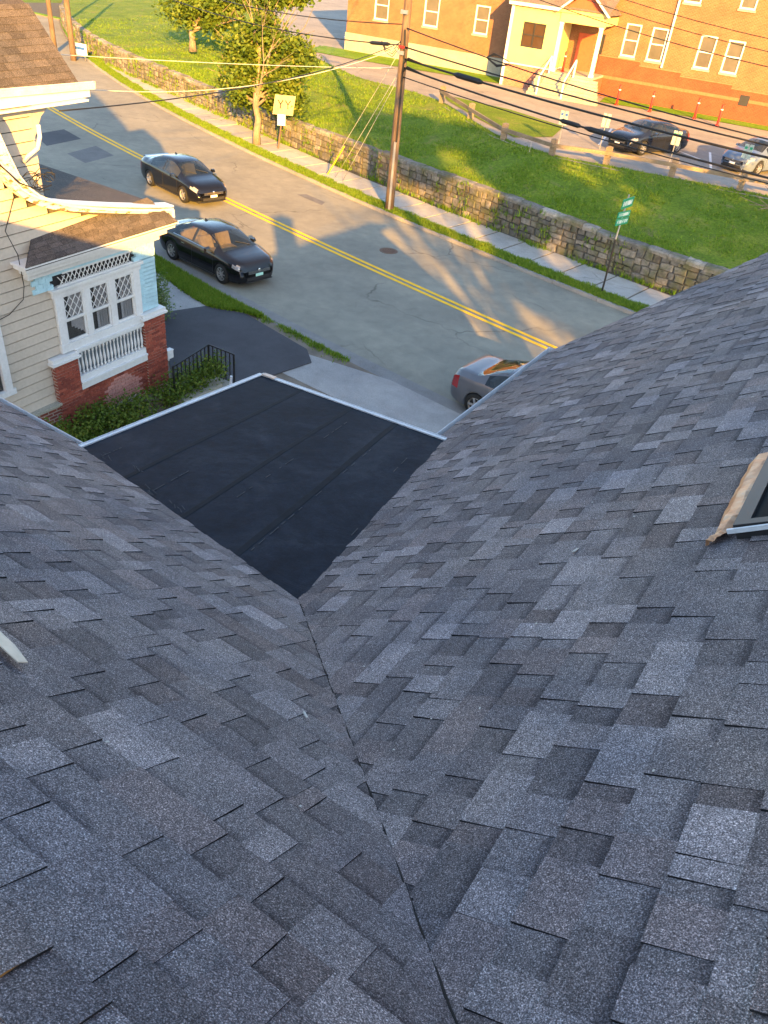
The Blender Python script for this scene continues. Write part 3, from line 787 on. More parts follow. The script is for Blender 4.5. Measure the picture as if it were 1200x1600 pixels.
def make_stone(xx, z, bw, rh, r, g=0.014):
    def jit(): return r.uniform(-0.03, 0.03)
    cx, cz = xx + bw / 2, z + rh / 2
    ring = [(xx + g, z + g), (xx + bw * .5 + jit(), z + g * .5), (xx + bw - g, z + g), (xx + bw - g + jit() * .2, z + rh * .55), (xx + bw - g, z + rh - g), (xx + bw * .45 + jit(), z + rh - g * .5), (xx + g, z + rh - g), (xx + g + jit() * .2, z + rh * .5)]
    ring = [(p + jit() * .5, q + jit() * .5) for p, q in ring]
    prj = r.uniform(0.0, 0.06); n = len(ring); vs = []
    for sc_, dy in ((1.0, 0.12), (1.0, -prj + 0.05), (0.80, -prj)):
        for p, q in ring:
            a = cx + (p - cx) * sc_; c = cz + (q - cz) * sc_
            vs.append((a, y_wall(a) + dy + (r.uniform(-.012, .012) if sc_ < 1 else 0), c))
    fs = [(k * n + i, k * n + (i + 1) % n, (k + 1) * n + (i + 1) % n, (k + 1) * n + i) for k in range(2) for i in range(n)] + [tuple(2 * n + i for i in range(n))]
    b = MB(); b.add(vs, fs, 0, [stone_tone(r)] * len(vs)); return b
def st_size(s):
    c = (s[0] + s[2] / 2, y_wall(s[0]), s[1] + s[3] / 2); p = px_of(c)
    if not p or not (-5 < p[0] < 1140 and -5 < p[1] < 470): return 0
    return s[2] * s[3] / (Vector(c) - Vector((0, 0, CAM_H))).length ** 2
stones.sort(key=lambda s: -st_size(s))
rs_ = MB()
for i, s in enumerate(stones):
    b = make_stone(*s, r)
    if i < 300: b.build('stone', [M['stone']], wall, uv=False)
    else: rs_.add(b.v, b.f, 0, b.col)
tag(rs_.build('stone_field', [M['stone']], wall, uv=False), kind='stuff')
x = -74.0
while x < 1.0:
    ln = r.uniform(0.55, 1.25); b = MB(); n = 4; vs = []; th = r.uniform(.13, .19); ov = r.uniform(0.02, 0.07); dz = r.uniform(-.02, .03)
    tn = stone_tone(r); tn = tuple(q * 1.35 for q in tn[:3]) + (1,)
    for k in range(n + 1):
        xx = x + .012 + (ln - .024) * k / n
        for dy, z in ((-ov, -.02), (-ov - .015 + r.uniform(-.01, .01), th * .6), (-ov + .05, th), (0.42, th + r.uniform(-.01, .01)), (0.45, -.02)):
            vs.append((xx, y_wall(xx) + dy, z_wall(xx) - 0.14 + z + dz + r.uniform(-.012, .012)))
    fs = [(k * 5 + j, (k + 1) * 5 + j, (k + 1) * 5 + (j + 1) % 5, k * 5 + (j + 1) % 5) for k in range(n) for j in range(5)] + [(0, 1, 2, 3, 4), (n * 5 + 4, n * 5 + 3, n * 5 + 2, n * 5 + 1, n * 5)]
    b.add(vs, fs, 0, [tn] * len(vs)); b.build('cap_stone', [M['stone']], wall, uv=False); x += ln

# lawn behind the wall, rising to the parking lot
def z_lawn(x, t):
    z0 = z_wall(x) - 0.03; z1 = LOTZ + 0.03
    e = t * t * (3 - 2 * t); z = lerp(z0, z1, 0.35 * t + 0.65 * e)
    return z + 0.10 * math.sin(math.pi * t) * noise.noise(Vector((x * .25, t * 2, 3))) + 0.03 * noise.noise(Vector((x * 1.1, t * 8, 7))) * (1 if 0.02 < t < .98 else 0)
def lawn_pt(x, t):
    xl = x + (x + 16) * 0.0; y0 = y_wall(x) + 0.40; return (x, lerp(y0, y_lot(x) , t), z_lawn(x, t))
lw = MB(); NX, NT_ = 190, 26; x0, x1 = -95.0, 38.0; vs = []
for i in range(NX + 1):
    for j in range(NT_ + 1): vs.append(lawn_pt(lerp(x0, x1, i / NX), j / NT_))
lw.add(vs, [(i * (NT_ + 1) + j, (i + 1) * (NT_ + 1) + j, (i + 1) * (NT_ + 1) + j + 1, i * (NT_ + 1) + j + 1) for i in range(NX) for j in range(NT_)])
struct('lawn', lw, [M['lawn']], True)
lot = MB(); vs = []
for x in [q * 3.0 for q in range(-40, 21)]:
    vs += [(x, y_lot(x) - 0.6, LOTZ), (x, max(130, y_lot(x) + 5), LOTZ)]
lot.add(vs, [(2 * i, 2 * i + 2, 2 * i + 3, 2 * i + 1) for i in range(60)])
lot = struct('parking_lot', lot, [M['lot']])
flatpoly('grass_island', [(-25.9, 46.6), (-21.06, 46.3), (-17.01, 44.7), (-16.2, 41.3), (-17.3, 39.0), (-21.0, 41.8), (-24.6, 44.9)][::-1], LOTZ + 0.03, M['lawn'], lot)
for a, b2 in (((-12.9, 46.6), (-8.3, 43.4)), ((-9.4, 46.6), (-7.9, 41.0)), ((-15.2, 47.4), (-13.9, 42.0)), ((-4.0, 45.0), (-2.6, 39.5)), ((-45.0, 63.5), (-43.5, 60.5)), ((-47.5, 66.5), (-46, 63.8)), ((-41.5, 68), (-38.5, 66))):
    b = MB(); b.beam(a + (LOTZ + 0.004,), b2 + (LOTZ + 0.004,), 0.12, 0.006); b.build('parking_line', [M['white_line']], lot)

# near side: yard, driveway, walk, grass strip
yd = MB(); vs = []
for x in XS: vs += [(x, -60, 0.09), (x, y_near(x) - 0.1, 0.09)]
yd.add(vs, [(2 * i, 2 * i + 2, 2 * i + 3, 2 * i + 1) for i in range(len(XS) - 1)]); struct('yard', yd, [M['dirt']])
nc_ = strip_solid('near_curb', lambda x: y_near(x) - 0.13, lambda x: y_near(x), -0.3, 0.06, [q for q in XS if q < -15.4], M['curb'])
dv = MB(); dv.prism([(-16.9, 14.9, 0.02), (-13.6, 12.3, 0.02), (-12.3, 12.9, 0.02), (-12.0, 14.0, 0.02), (-11.7, 15.6, 0.02), (-12.3, 16.15, 0.02), (-15.2, 16.75, 0.02), (-16.35, 16.30, 0.02)], (0, 0, 0.11)); struct('driveway', dv, [M['driveway']])
ap = MB(); ap.prism([(-12.2, 14.6, 0.0), (-6.0, 14.2, 0.0), (-5.0, y_near(-5.0) - .02, 0), (-7.0, y_near(-7) - .02, 0.0), (-9.5, y_near(-9.5) - .02, 0.0), (-12.2, 15.95, 0.0)], (0, 0, 0.10)); struct('pavement_apron', ap, [M['concrete']])
wk = MB(); wk.prism([(-26, 18.0, .0), (-16.9, 14.9, .0), (-16.35, 16.30, 0), (-19.35, 17.12, 0), (-26, 19.0, 0)], (0, 0, 0.125)); struct('walkway', wk, [M['concrete']])
vg = MB(); vg.prism([(-27, 19.25, 0), (-19.36, 17.14, 0), (-16.33, 16.33, 0), (-15.25, 16.80, 0), (-14.9, y_near(-14.9) - .16, 0), (-17, y_near(-17) - .14, 0), (-19, y_near(-19) - .14, 0), (-23, y_near(-23) - .14, 0), (-27, y_near(-27) - .14, 0)], (0, 0, 0.14)); struct('near_verge', vg, [M['verge']])

# grass tufts (uncountable)
def tufts(name, pts_fn, n, h, r, mat):
    b = MB(); vs = []; fs = []; cols = []
    for i in range(n):
        p = pts_fn(r)
        if p is None: continue
        hh = h * r.uniform(.5, 1.4); tone = r.random()
        for k in range(3):
            an = r.uniform(0, 6.28); w_ = hh * .16; lx, ly = math.cos(an) * hh * .55, math.sin(an) * hh * .55
            dx, dy = -math.sin(an) * w_, math.cos(an) * w_; q = len(vs)
            ox, oy = r.uniform(-.5, .5) * hh, r.uniform(-.5, .5) * hh
            vs += [(p[0] + ox - dx, p[1] + oy - dy, p[2] - .01), (p[0] + ox + dx, p[1] + oy + dy, p[2] - .01), (p[0] + ox + lx, p[1] + oy + ly, p[2] + hh)]
            fs.append((q, q + 1, q + 2)); cols += [(tone, tone, tone, 1)] * 3
    b.add(vs, fs, 0, cols); o = b.build(name, [mat], uv=False)
    return o
r = random.Random(5)
def f_lawn(r):
    x = r.uniform(-50, -2) if r.random() < .8 else r.uniform(-64, -40); t = r.random() ** 1.3; p = lawn_pt(x, t)
    if noise.noise(Vector((p[0] * .6, p[1] * .6, 1))) < r.uniform(-.5, .3): return None
    return p
tag(tufts('lawn_grass', f_lawn, 52000, 0.085, r, M['grass_blade']), 'uneven green grass covering the sloping lawn above the stone wall', 'grass', kind='stuff')
def f_verge(r):
    x = r.uniform(-62, -3); return (x, y_far(x) + lerp(.10, .92 + .25 * noise.noise(Vector((x * 1.4, 0, 0))), r.random()), .11)
tag(tufts('verge_grass', f_verge, 34000, 0.09, r, M['grass_blade']), 'bright grass strip between the far curb and the sidewalk slabs', 'grass', kind='stuff')
def f_near(r):
    x = r.uniform(-26, -14.7); t = r.random(); ya = curve([(-27, 19.2), (-19.36, 17.14), (-16.33, 16.33), (-15.25, 16.75), (-14.7, 16.85)], x); yb = y_near(x) - .1
    return (x, lerp(ya, yb, t), .135)
tag(tufts('near_verge_grass', f_near, 15000, 0.085, r, M['grass_blade']), 'green grass strip beside the parked black sedan near the driveway', 'grass', kind='stuff')
def f_weeds(r):
    k = r.random()
    if k < .65:
        x = r.uniform(-62, -3.5)
        if noise.noise(Vector((x * .8, 5, 0))) < r.uniform(-.25, .45): return None
        return (x, y_wall(x) - r.uniform(.0, .32), .12)
    x = r.uniform(-62, -3.5)
    if noise.noise(Vector((x * .9, 9, 0))) < .05: return None
    return (x, y_wall(x) - .07, r.uniform(.2, z_wall(x)))
tag(tufts('wall_weeds', f_weeds, 5200, 0.16, r, M['grass_blade']), 'weeds growing along the foot and joints of the stone wall', 'weeds', kind='stuff')
def f_curbw(r):
    x = r.uniform(-15.2, -11.0)
    if noise.noise(Vector((x * 1.6, 2, 0))) < r.uniform(-.5, .25): return None
    return (x, y_near(x) - .02 - abs(r.gauss(0, .14)), .09)
tag(tufts('curb_weeds', f_curbw, 1500, 0.07, r, M['grass_blade']), 'weeds growing out of the broken curb beside the black driveway', 'weeds', kind='stuff')

# ================================================================== TREES AND SHRUBS
def leaves(b, blobs, n, size, r, shell=.55):
    vs = []; fs = []; cols = []
    tot = sum(bl[3] * bl[4] * bl[5] for bl in blobs)
    for bl in blobs:
        cnt = int(n * bl[3] * bl[4] * bl[5] / tot); sub = []
        for k in range(max(6, int(cnt / 34))):      # leaf clumps
            d = Vector((r.gauss(0, 1), r.gauss(0, 1), r.gauss(0, 1))).normalized() * (r.random() ** .45)
            sub.append((Vector((bl[0] + d.x * bl[3], bl[1] + d.y * bl[4], bl[2] + d.z * bl[5])), r.random(), r.uniform(.10, .24) * min(bl[3], bl[5]) + .10))
        for k in range(cnt):
            c, tn, cr = sub[r.randrange(len(sub))]
            p = c + Vector((r.gauss(0, 1), r.gauss(0, 1), r.gauss(0, .7))) * cr
            s = size * r.uniform(.6, 1.3)
            a = Vector((r.gauss(0, 1), r.gauss(0, 1), r.gauss(0, .6))).normalized(); q = a.cross(Vector((r.gauss(0, 1), r.gauss(0, 1), r.gauss(0, 1)))).normalized()
            i = len(vs); vs += [p - a * s * .5, p + q * s * .3, p + a * s * .5, p - q * s * .3]; fs.append((i, i + 1, i + 2, i + 3))
            t = min(1, max(0, tn * .6 + r.random() * .4)); cols += [(t, t, t, 1)] * 4
    b.add(vs, fs, 0, cols)
def branch(b, p, d, L, rad, depth, r, tips, spread=.55):
    pts = [Vector(p)]; dirs = Vector(d).normalized(); n = 4
    for k in range(n):
        dirs = (dirs + Vector((r.gauss(0, .13), r.gauss(0, .13), r.gauss(.05, .1)))).normalized(); pts.append(pts[-1] + dirs * L / n)
    b.tube(pts, [rad * (1 - .5 * k / n) for k in range(n + 1)], 6 if depth > 1 else 4, cap=False)
    if depth <= 0: tips.append(pts[-1]); return
    for k in range(r.choice((2, 3))):
        q = pts[r.choice((2, 3, 4))]; nd = (dirs + Vector((r.gauss(0, spread), r.gauss(0, spread), r.gauss(.1, spread * .7)))).normalized()
        branch(b, q, nd, L * r.uniform(.6, .82), rad * .5, depth - 1, r, tips, spread)
def tree(name, label, base, h, trunk_r, blobs, n, size, seed, group=None, lean=(0, 0), mat='leaf', depth=3, bare=0):
    r = random.Random(seed); t = thing(name, label, 'tree', base, group)
    b = MB(); tips = []
    bp = Vector(base); top = bp + Vector((lean[0], lean[1], h))
    pts = [bp + Vector((0, 0, -.1))] + [bp.lerp(top, k / 4) + Vector((r.gauss(0, .04), r.gauss(0, .04), 0)) for k in range(1, 5)]
    b.tube(pts, [trunk_r * 1.25, trunk_r, trunk_r * .9, trunk_r * .82, trunk_r * .7], 9)
    for bl in blobs:       # a limb into each leaf mass
        branch(b, top - Vector((0, 0, r.uniform(0, h * .25))), (Vector(bl[:3]) - top), (Vector(bl[:3]) - top).length * .9, trunk_r * .45, depth - 1, r, tips, .5)
    for k in range(bare):
        a = r.uniform(0, 6.28); branch(b, top, (math.cos(a) * .7, math.sin(a) * .7, .9), r.uniform(1.5, 2.6), trunk_r * .3, depth, r, tips, .5)
    b.build('trunk', [M['bark']], t, smooth=True)
    c = MB(); leaves(c, blobs, n, size, r); c.build('crown', [M[mat]], t, uv=False)
    return t
tree('street_tree', 'leafy street tree with pale bare twigs and straight trunk on the far verge', (-29.74, 33.87, .11), 2.5, .19,
     [(-30.9, 34.0, 3.0, .9, .9, .9), (-30.9, 34.6, 4.3, 1.1, 1.1, 1.0), (-29.6, 35.2, 3.3, 1.2, 1.1, 1.0), (-29.2, 35.4, 2.2, 1.5, .8, .8), (-28.6, 35.6, 4.3, 1.1, 1.0, .9), (-30.0, 35.0, 5.3, .9, .9, .7), (-30.2, 35.6, 6.8, 1.1, 1.1, .7), (-29.0, 36.0, 7.1, .9, .9, .6), (-31.2, 34.6, 2.1, .8, .6, .6), (-31.9, 34.6, 2.9, .8, .8, .7), (-31.9, 34.9, 3.9, .7, .8, .6)],
     24000, .23, 41, bare=2)
tree('lawn_tree', 'broad dense green tree on the lawn behind the left end of the wall', (-46.0, 45.6, 1.9), 1.3, .24,
     [(-46.8, 46.2, 4.2, 2.0, 1.8, 1.3), (-45.0, 46.4, 4.6, 2.0, 1.7, 1.4), (-43.6, 46.4, 3.9, 1.5, 1.4, 1.1), (-46.3, 47.0, 6.2, 2.2, 1.8, 1.5), (-43.8, 47, 6.4, 2.0, 1.6, 1.3), (-41.8, 47, 5.6, 1.3, 1.2, 1.0)], 13000, .30, 42)
# big trees behind and beside the house: out of frame, they shade the lawn and dapple the road
G = 'tall trees behind the photographer'
for i, (x, y, z0, z1, rr) in enumerate(((17.0, -5.6, 16.3, 20.8, 1.9), (19.8, -3.2, 10.8, 20.0, 2.5), (20.0, -0.8, 9.5, 19.0, 2.4), (24.0, 1.5, 12.0, 18.0, 3.2), (29.0, 1.0, 9.0, 17.0, 3.2), (17.0, 8.5, 9.0, 12.5, 2.0))):
    h = z1
    q = random.Random(100 + i)
    bl = [(x + q.uniform(-.5, .5) * rr, y + q.uniform(-.5, .5) * rr, lerp(z0 + 1, z1 - .8, q.random()), rr * q.uniform(.4, .65), rr * q.uniform(.4, .65), min(rr * q.uniform(.35, .55), (z1 - z0) * .4)) for k in range(13)]
    tree('shade_tree', ['tall leafy tree just behind the shingled house, out of frame', 'tall leafy tree, second behind the shingled house, out of frame', 'tall leafy tree, third behind the shingled house, out of frame', 'tall leafy tree, fourth behind the shingled house, out of frame', 'tall leafy tree, farthest behind the shingled house, out of frame', 'smaller leafy tree beside the shingled house, out of frame'][i],
         (x, y, .1), h * .4, .3, bl, (8000, 8500, 6500, 7000, 8000, 3000)[i], .40, 60 + i, G, depth=2)
# leafy sprays at the right edge of the picture
tree('edge_tree', 'tree at the right edge of the lawn with only a few leaves showing', (-1.2, 33.6, 1.7), 2.4, .14,
     [(-2.6, 33.6, 5.1, .55, .6, .5), (-1.0, 33.4, 5.3, 1.2, 1.2, .9), (-2.9, 33.2, 2.7, .4, .4, .35), (-.6, 34.2, 6.4, 1.3, 1.3, .9), (-1.0, 33.8, 3.9, .9, .9, .7)], 2600, .24, 88)

def shrub(name, label, base, blobs, n, size, seed, mat='leaf'):
    r = random.Random(seed); t = thing(name, label, 'shrub', base); b = MB(); tips = []
    for bl in blobs:
        p = Vector((bl[0] + r.uniform(-.1, .1), bl[1] + r.uniform(-.1, .1), base[2])); branch(b, p, Vector(bl[:3]) - p + Vector((0, 0, .05)), bl[5] * 1.2, .012, 1, r, tips, .6)
    b.build('stem', [M['bark']], t); c = MB(); leaves(c, blobs, n, size, r); c.build('foliage', [M[mat]], t, uv=False); return t
hb = []
r = random.Random(12)
for k in range(16):
    t = k / 15; hb.append((-12.75 + r.uniform(-.22, .18), lerp(8.2, 10.6, t), .35 + r.uniform(-.05, .12), .32, .24, .28))
shrub('foundation_hedge', 'low green hedge along the brick foundation of the cream house', (-12.75, 9.4, .1), hb, 5200, .085, 13)
hb = [(-12.72 + r.uniform(-.12, .12), lerp(11.2, 13.0, k / 9), .42 + .02 * k + r.uniform(-.05, .08), .26, .2, .27) for k in range(10)]
shrub('railing_hedge', 'bright green hedge below the black iron stair railing', (-12.7, 12.2, .1), hb, 3600, .08, 14)
shrub('pale_bush', 'tall pale wispy bush at the street corner of the cream house', (-16.7, 14.75, .1), [(-16.7, 14.75, .45, .28, .26, .38), (-16.6, 14.6, .85, .26, .26, .36), (-16.9, 14.85, 1.1, .22, .22, .3)], 2000, .08, 15, 'leaf_pale')

# ================================================================== CREAM HOUSE NEXT DOOR
SH = Matrix(((1, 0, 0, 0), (0, 1, 0, 0), (0, 0.035, 1, -0.035 * 10.5), (0, 0, 0, 1)))     # the old porch has settled towards the back
nb = thing('cream_house', 'cream clapboard house with turquoise bay, brick piers and brown roofs at left', 'house', (-13.6, 10.5, 0.1))
XW = -13.60; XP = -13.45
def NB(): return MB(SH)
RAKE_T = [(2.0, 14.0), (6.5, 9.9), (7.9, 7.7), (8.3, 6.95), (8.57, 6.42), (8.69, 5.92), (8.86, 5.55), (9.05, 5.32), (9.35, 5.12), (9.8, 4.93), (10.4, 4.76), (11.2, 4.56), (12.35, 4.32)]
RAKE_B = [(2.0, 13.0), (6.5, 9.0), (7.8, 7.0), (8.2, 6.3), (8.44, 5.85), (8.58, 5.58), (8.78, 5.30), (9.0, 5.13), (9.32, 4.97), (9.8, 4.82), (10.4, 4.67), (11.2, 4.48), (12.35, 4.24)]
def zrake(y): return curve(RAKE_B, y)
ZG = 0.1
# wall core, coloured dark so the gaps between clapboards read as shadow lines
cw = NB(); ys = [3.0, 5.0, 6.5, 7.5, 8.0, 8.3, 8.5, 8.7, 8.9, 9.1, 9.4, 9.8, 10.4, 11.2, 11.9]
for a, b2 in zip(ys[:-1], ys[1:]):
    cw.add([(XW - .05, a, .2), (XW - .05, b2, .2), (XW - .05, b2, min(8.2, zrake(b2)) - .02), (XW - .05, a, min(8.2, zrake(a)) - .02)], [(0, 1, 2, 3)])
cw.add([(XW - .05, 11.9, .2), (-22, 11.9, .2), (-22, 11.9, 4.2), (XW - .05, 11.9, 4.2)], [(0, 1, 2, 3)])
cw.build('side_wall', [M['stone_core']], nb)
# clapboards, each its own board
z = 0.92; r = random.Random(6); CB = 0.205
while z < 8.2:
    y_end = 11.9
    if z + CB > 4.3:        # above the bay: up to the rake
        y_end = 8.0
        while y_end < 11.9 and curve(RAKE_B, y_end) > z + CB * .6: y_end += .03
    elif z < 1.75: y_end = 8.93
    elif z < 3.55: y_end = 9.215
    else: y_end = 8.85
    segs = [(4.6, 6.35), (6.37, y_end)] if int(z / CB) % 2 else [(4.6, y_end)]
    if 1.55 < z + CB / 2 < 3.2: segs = [(7.98, y_end)]
    for a, b2 in segs:
        if b2 - a < .1: continue
        b = NB(); th = 0.03
        b.add([(XW, a, z), (XW + th, a, z), (XW + .010, a, z + CB - .022), (XW - .01, a, z + CB - .022), (XW, b2, z), (XW + th, b2, z), (XW + .010, b2, z + CB - .022), (XW - .01, b2, z + CB - .022)],
              [(0, 3, 2, 1), (4, 5, 6, 7), (1, 2, 6, 5), (0, 1, 5, 4), (2, 3, 7, 6)])
        b.build('clapboard', [M['clap']], nb)
    z += CB
# brick foundation
fb_ = NB(); fb_.box(-14.2, XP - .04, 4.6, 8.93, -.2, .86); fb_.build('foundation', [M['brick_core']], nb)
b = NB(); b.box(XW - .02, XP + .03, 4.6, 8.93, .86, .92); b.build('water_table', [M['conc_old']], nb)
def brick_face(b_parent, y0, y1, z0, z1, x, r, arch=None):
    BW, BH, G_ = 0.205, 0.068, 0.011; z = z0; row = 0
    while z < z1 - .03:
        y = y0 - (BW / 2 if row % 2 else 0)
        while y < y1 - .01:
            a, c = max(y, y0), min(y + BW - G_, y1)
            if c - a > .03:
                k = r.random(); tone = (.25, .062, .04) if k < .5 else (.19, .05, .036) if k < .8 else (.30, .085, .055); prj = r.uniform(0.006, .012)
                if arch and ((((a + c) / 2 - arch[0]) / arch[2]) ** 2 + ((z - arch[1]) / arch[3]) ** 2) < 1: tone = tuple(t * f for t, f in zip((.42, .20, .17), (1, 1, 1))); prj -= .004
                j = r.uniform(.85, 1.15)
                b = NB(); b.add([(x + q, yy, zz) for q in (0, prj) for yy, zz in ((a, z), (c, z), (c, z + BH - G_), (a, z + BH - G_))], [(4, 5, 6, 7), (0, 1, 5, 4), (1, 2, 6, 5), (2, 3, 7, 6), (3, 0, 4, 7)], 0, [tuple(t * j for t in tone) + (1,)] * 8)
                b.build('brick', [M['brick_piece']], b_parent, uv=False)
            y += BW
        z += BH; row += 1
r = random.Random(19)
for y0, y1, zt in ((8.91, 9.50, 1.79), (11.40, 12.03, 2.0)):
    b = NB(); b.box(XP - .55, XP, y0, y1, -.2, zt); pier = b.build('brick_pier', [M['brick_core']], nb)
    brick_face(pier, y0 + .003, y1 - .003, .2, zt - .01, XP, r)
    c = NB(); c.box(XP - .6, XP + .06, y0 - .07, y1 + .06, zt, zt + .05); c.box(XP - .57, XP + .03, y0 - .04, y1 + .03, zt + .05, zt + .13); c.build('pier_cap', [M['white']], pier)
b = NB(); b.box(XP - .5, XP - .06, 9.50, 11.40, -.2, 1.0); pan = b.build('brick_panel', [M['brick_core']], nb)
brick_face(pan, 9.503, 11.397, .2, .99, XP - .06, r, (10.65, .35, .55, .48))
b = NB(); b.box(XP - .06, XP + .02, 9.9, 11.1, .12, .22); b.build('step_stone', [M['conc_old']], nb)
# sill mouldings, balustrade
b = NB(); b.box(XP - .3, XP + .02, 9.502, 11.398, 1.0, 1.14); b.box(XP - .3, XP + .05, 9.502, 11.398, 1.14, 1.18); b.box(XP - .3, XP - .005, 9.502, 11.398, 1.18, 1.25); b.build('sill_board', [M['white']], nb)
b = NB(); b.box(XP - .3, XP - .01, 9.502, 11.398, 1.25, 1.31); bal = b.build('balustrade', [M['white']], nb)
b = NB(); b.box(XP - .14, XP + .0, 9.502, 11.398, 1.88, 1.95); b.box(XP - .11, XP - .03, 9.502, 11.398, 1.84, 1.88); b.build('hand_rail', [M['white']], bal)
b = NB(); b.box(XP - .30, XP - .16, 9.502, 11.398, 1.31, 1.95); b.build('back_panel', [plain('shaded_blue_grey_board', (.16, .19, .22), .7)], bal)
bm_ = MB(); bm_.lathe([(.026, 0), (.026, .06), (.015, .08), (.030, .16), (.034, .22), (.020, .33), (.013, .42), (.020, .45), (.026, .47), (.026, .53)], 8)
bme = bm_.mesh('baluster', [M['white']], True)
for k in range(19):
    o = link('baluster', bme, bal); y = 9.56 + k * (11.34 - 9.56) / 18; o.location = (XP - .07, y, 1.31 + .035 * (y - 10.5))
# window group
b = NB()
for y0, y1 in ((9.22, 9.40), (9.93, 10.07), (10.59, 10.74), (11.27, 11.46)): b.box(XW - .05, XP - .07, y0, y1, 1.96, 3.33)
b.box(XW - .05, XP - .05, 9.20, 11.48, 1.95, 2.12); b.box(XW - .05, XP - .06, 9.18, 11.50, 3.17, 3.33); b.box(XW - .05, XP + .0, 9.14, 11.54, 3.30, 3.36)
wf = b.build('window_frame', [M['white']], nb)
for y0, y1 in ((9.40, 9.93), (10.07, 10.59), (10.74, 11.27)):
    s = NB(); xg = XP - .115
    for za, zb, q in ((2.12, 2.62, 0.0), (2.60, 3.17, .02)):
        for (a, b2, c2, d2) in ((y0, y0 + .04, za, zb), (y1 - .04, y1, za, zb), (y0 + .04, y1 - .04, za, za + .045), (y0 + .04, y1 - .04, zb - .045, zb)): s.box(xg - .03 + q, xg + .012 + q, a, b2, c2, d2)
    sash = s.build('window_sash', [M['white']], wf)
    gp = NB(); gp.box(xg - .018, xg - .012, y0 + .03, y1 - .03, 2.14, 3.14); gp.build('pane', [M['glass_dark']], sash)
    cu = NB(); 
    for k in range(5):
        ya = lerp(y0 + .06, y1 - .12, k / 5) + .12; cu.box(xg - .034, xg - .028, ya, ya + (.075 if y0 < 9.9 else .095), 2.16 + (.25 * (1 - k / 5) if y0 < 9.9 else 0), 3.1)
    cu.build('curtain', [M['curtain']], sash)
    lt = NB(); n = 4
    for k in range(-n, n + 1):
        for sgn in (1, -1):
            # diagonal muntins clipped to the upper sash
            ya, yb, za, zb = y0 + .04, y1 - .04, 2.645, 3.125; wd, ht = yb - ya, zb - za
            sl = ht * 1.0; st = k * wd / 3.0
            pts = [(ya + st, za), (ya + st + wd * .72, zb)] if sgn > 0 else [(yb - st, za), (yb - st - wd * .72, zb)]
            (p0, q0), (p1, q1) = pts
            if p0 > p1: p0, q0, p1, q1 = p1, q1, p0, q0
            if p1 <= ya or p0 >= yb: continue
            if p0 < ya: q0 = lerp(q0, q1, (ya - p0) / (p1 - p0)); p0 = ya
            if p1 > yb: q1 = lerp(q0, q1, (yb - p0) / (p1 - p0)); p1 = yb
            if abs(p1 - p0) < .03: continue
            m_ = NB(); m_.beam((xg + .012 + .002 * sgn, p0, q0), (xg + .012 + .002 * sgn, p1, q1), .012, .016, up=(1, 0, 0)); m_.build('muntin', [M['white']], sash)
it = NB(); it.box(XW - .6, XW - .5, 9.2, 11.5, 1.9, 3.6); it.box(XW - .5, XP - .25, 9.2, 11.5, 1.9, 1.94); it.build('room', [M['interior']], nb)
# turquoise shingled panel round a lattice transom with an arched end
tq = NB(); rows = [(3.36, 3.44), (3.44, 3.53), (3.53, 3.62), (3.62, 3.72)]
for zi, (za, zb) in enumerate(rows):
    y = 8.78 + (0.08 if zi % 2 else 0)
    while y < 11.95:
        y2 = min(y + .16, 11.96)
        inside = y2 > 9.32 and y < 11.30 and zb < 3.63
        if not inside: tq.box(XP - .16, XP - .09 + .008 * (zi % 2), y + .003, y2 - .003, za, zb + .01)
        y += .16
for zi in range(13):
    za = 2.15 + zi * .09; y = 11.47 + (.06 if zi % 2 else 0); tq.box(XP - .16, XP - .085, 11.47, y + .06, za, za + .097); tq.box(XP - .16, XP - .09, y + .065, 11.95, za, za + .10)
tag(tq.build('turquoise_shingles', [M['turq']], nb), kind='stuff')
b = NB(); b.box(XP - .30, XP - .17, 8.8, 11.95, 3.30, 3.75); b.box(XP - .4, XP - .165, 11.47, 11.94, 2.1, 3.7); b.build('bay_backing', [M['interior']], nb)
b = NB(); b.box(-16.5, XP - .17, 11.75, 11.93, 2.13, 3.7); b.build('bay_return', [M['turq']], nb)
lt = NB(); lt.box(XP - .13, XP - .08, 9.36, 11.30, 3.36, 3.385); lt.box(XP - .13, XP - .08, 9.50, 11.30, 3.60, 3.635)
trs = lt.build('transom_lattice', [M['white']], nb)
for k in range(18):
    for sgn in (1, -1):
        y0 = 9.42 + k * .108; y1 = y0 + .135 * sgn
        if not (9.36 < y1 < 11.32): continue
        zt = 3.61 if y0 > 9.55 and y1 > 9.55 else 3.56
        m_ = NB(); m_.beam((XP - .105 + .004 * sgn, y0, 3.375), (XP - .105 + .004 * sgn, y1, zt), .012, .017, up=(1, 0, 0)); m_.build('lattice_slat', [M['white']], trs)
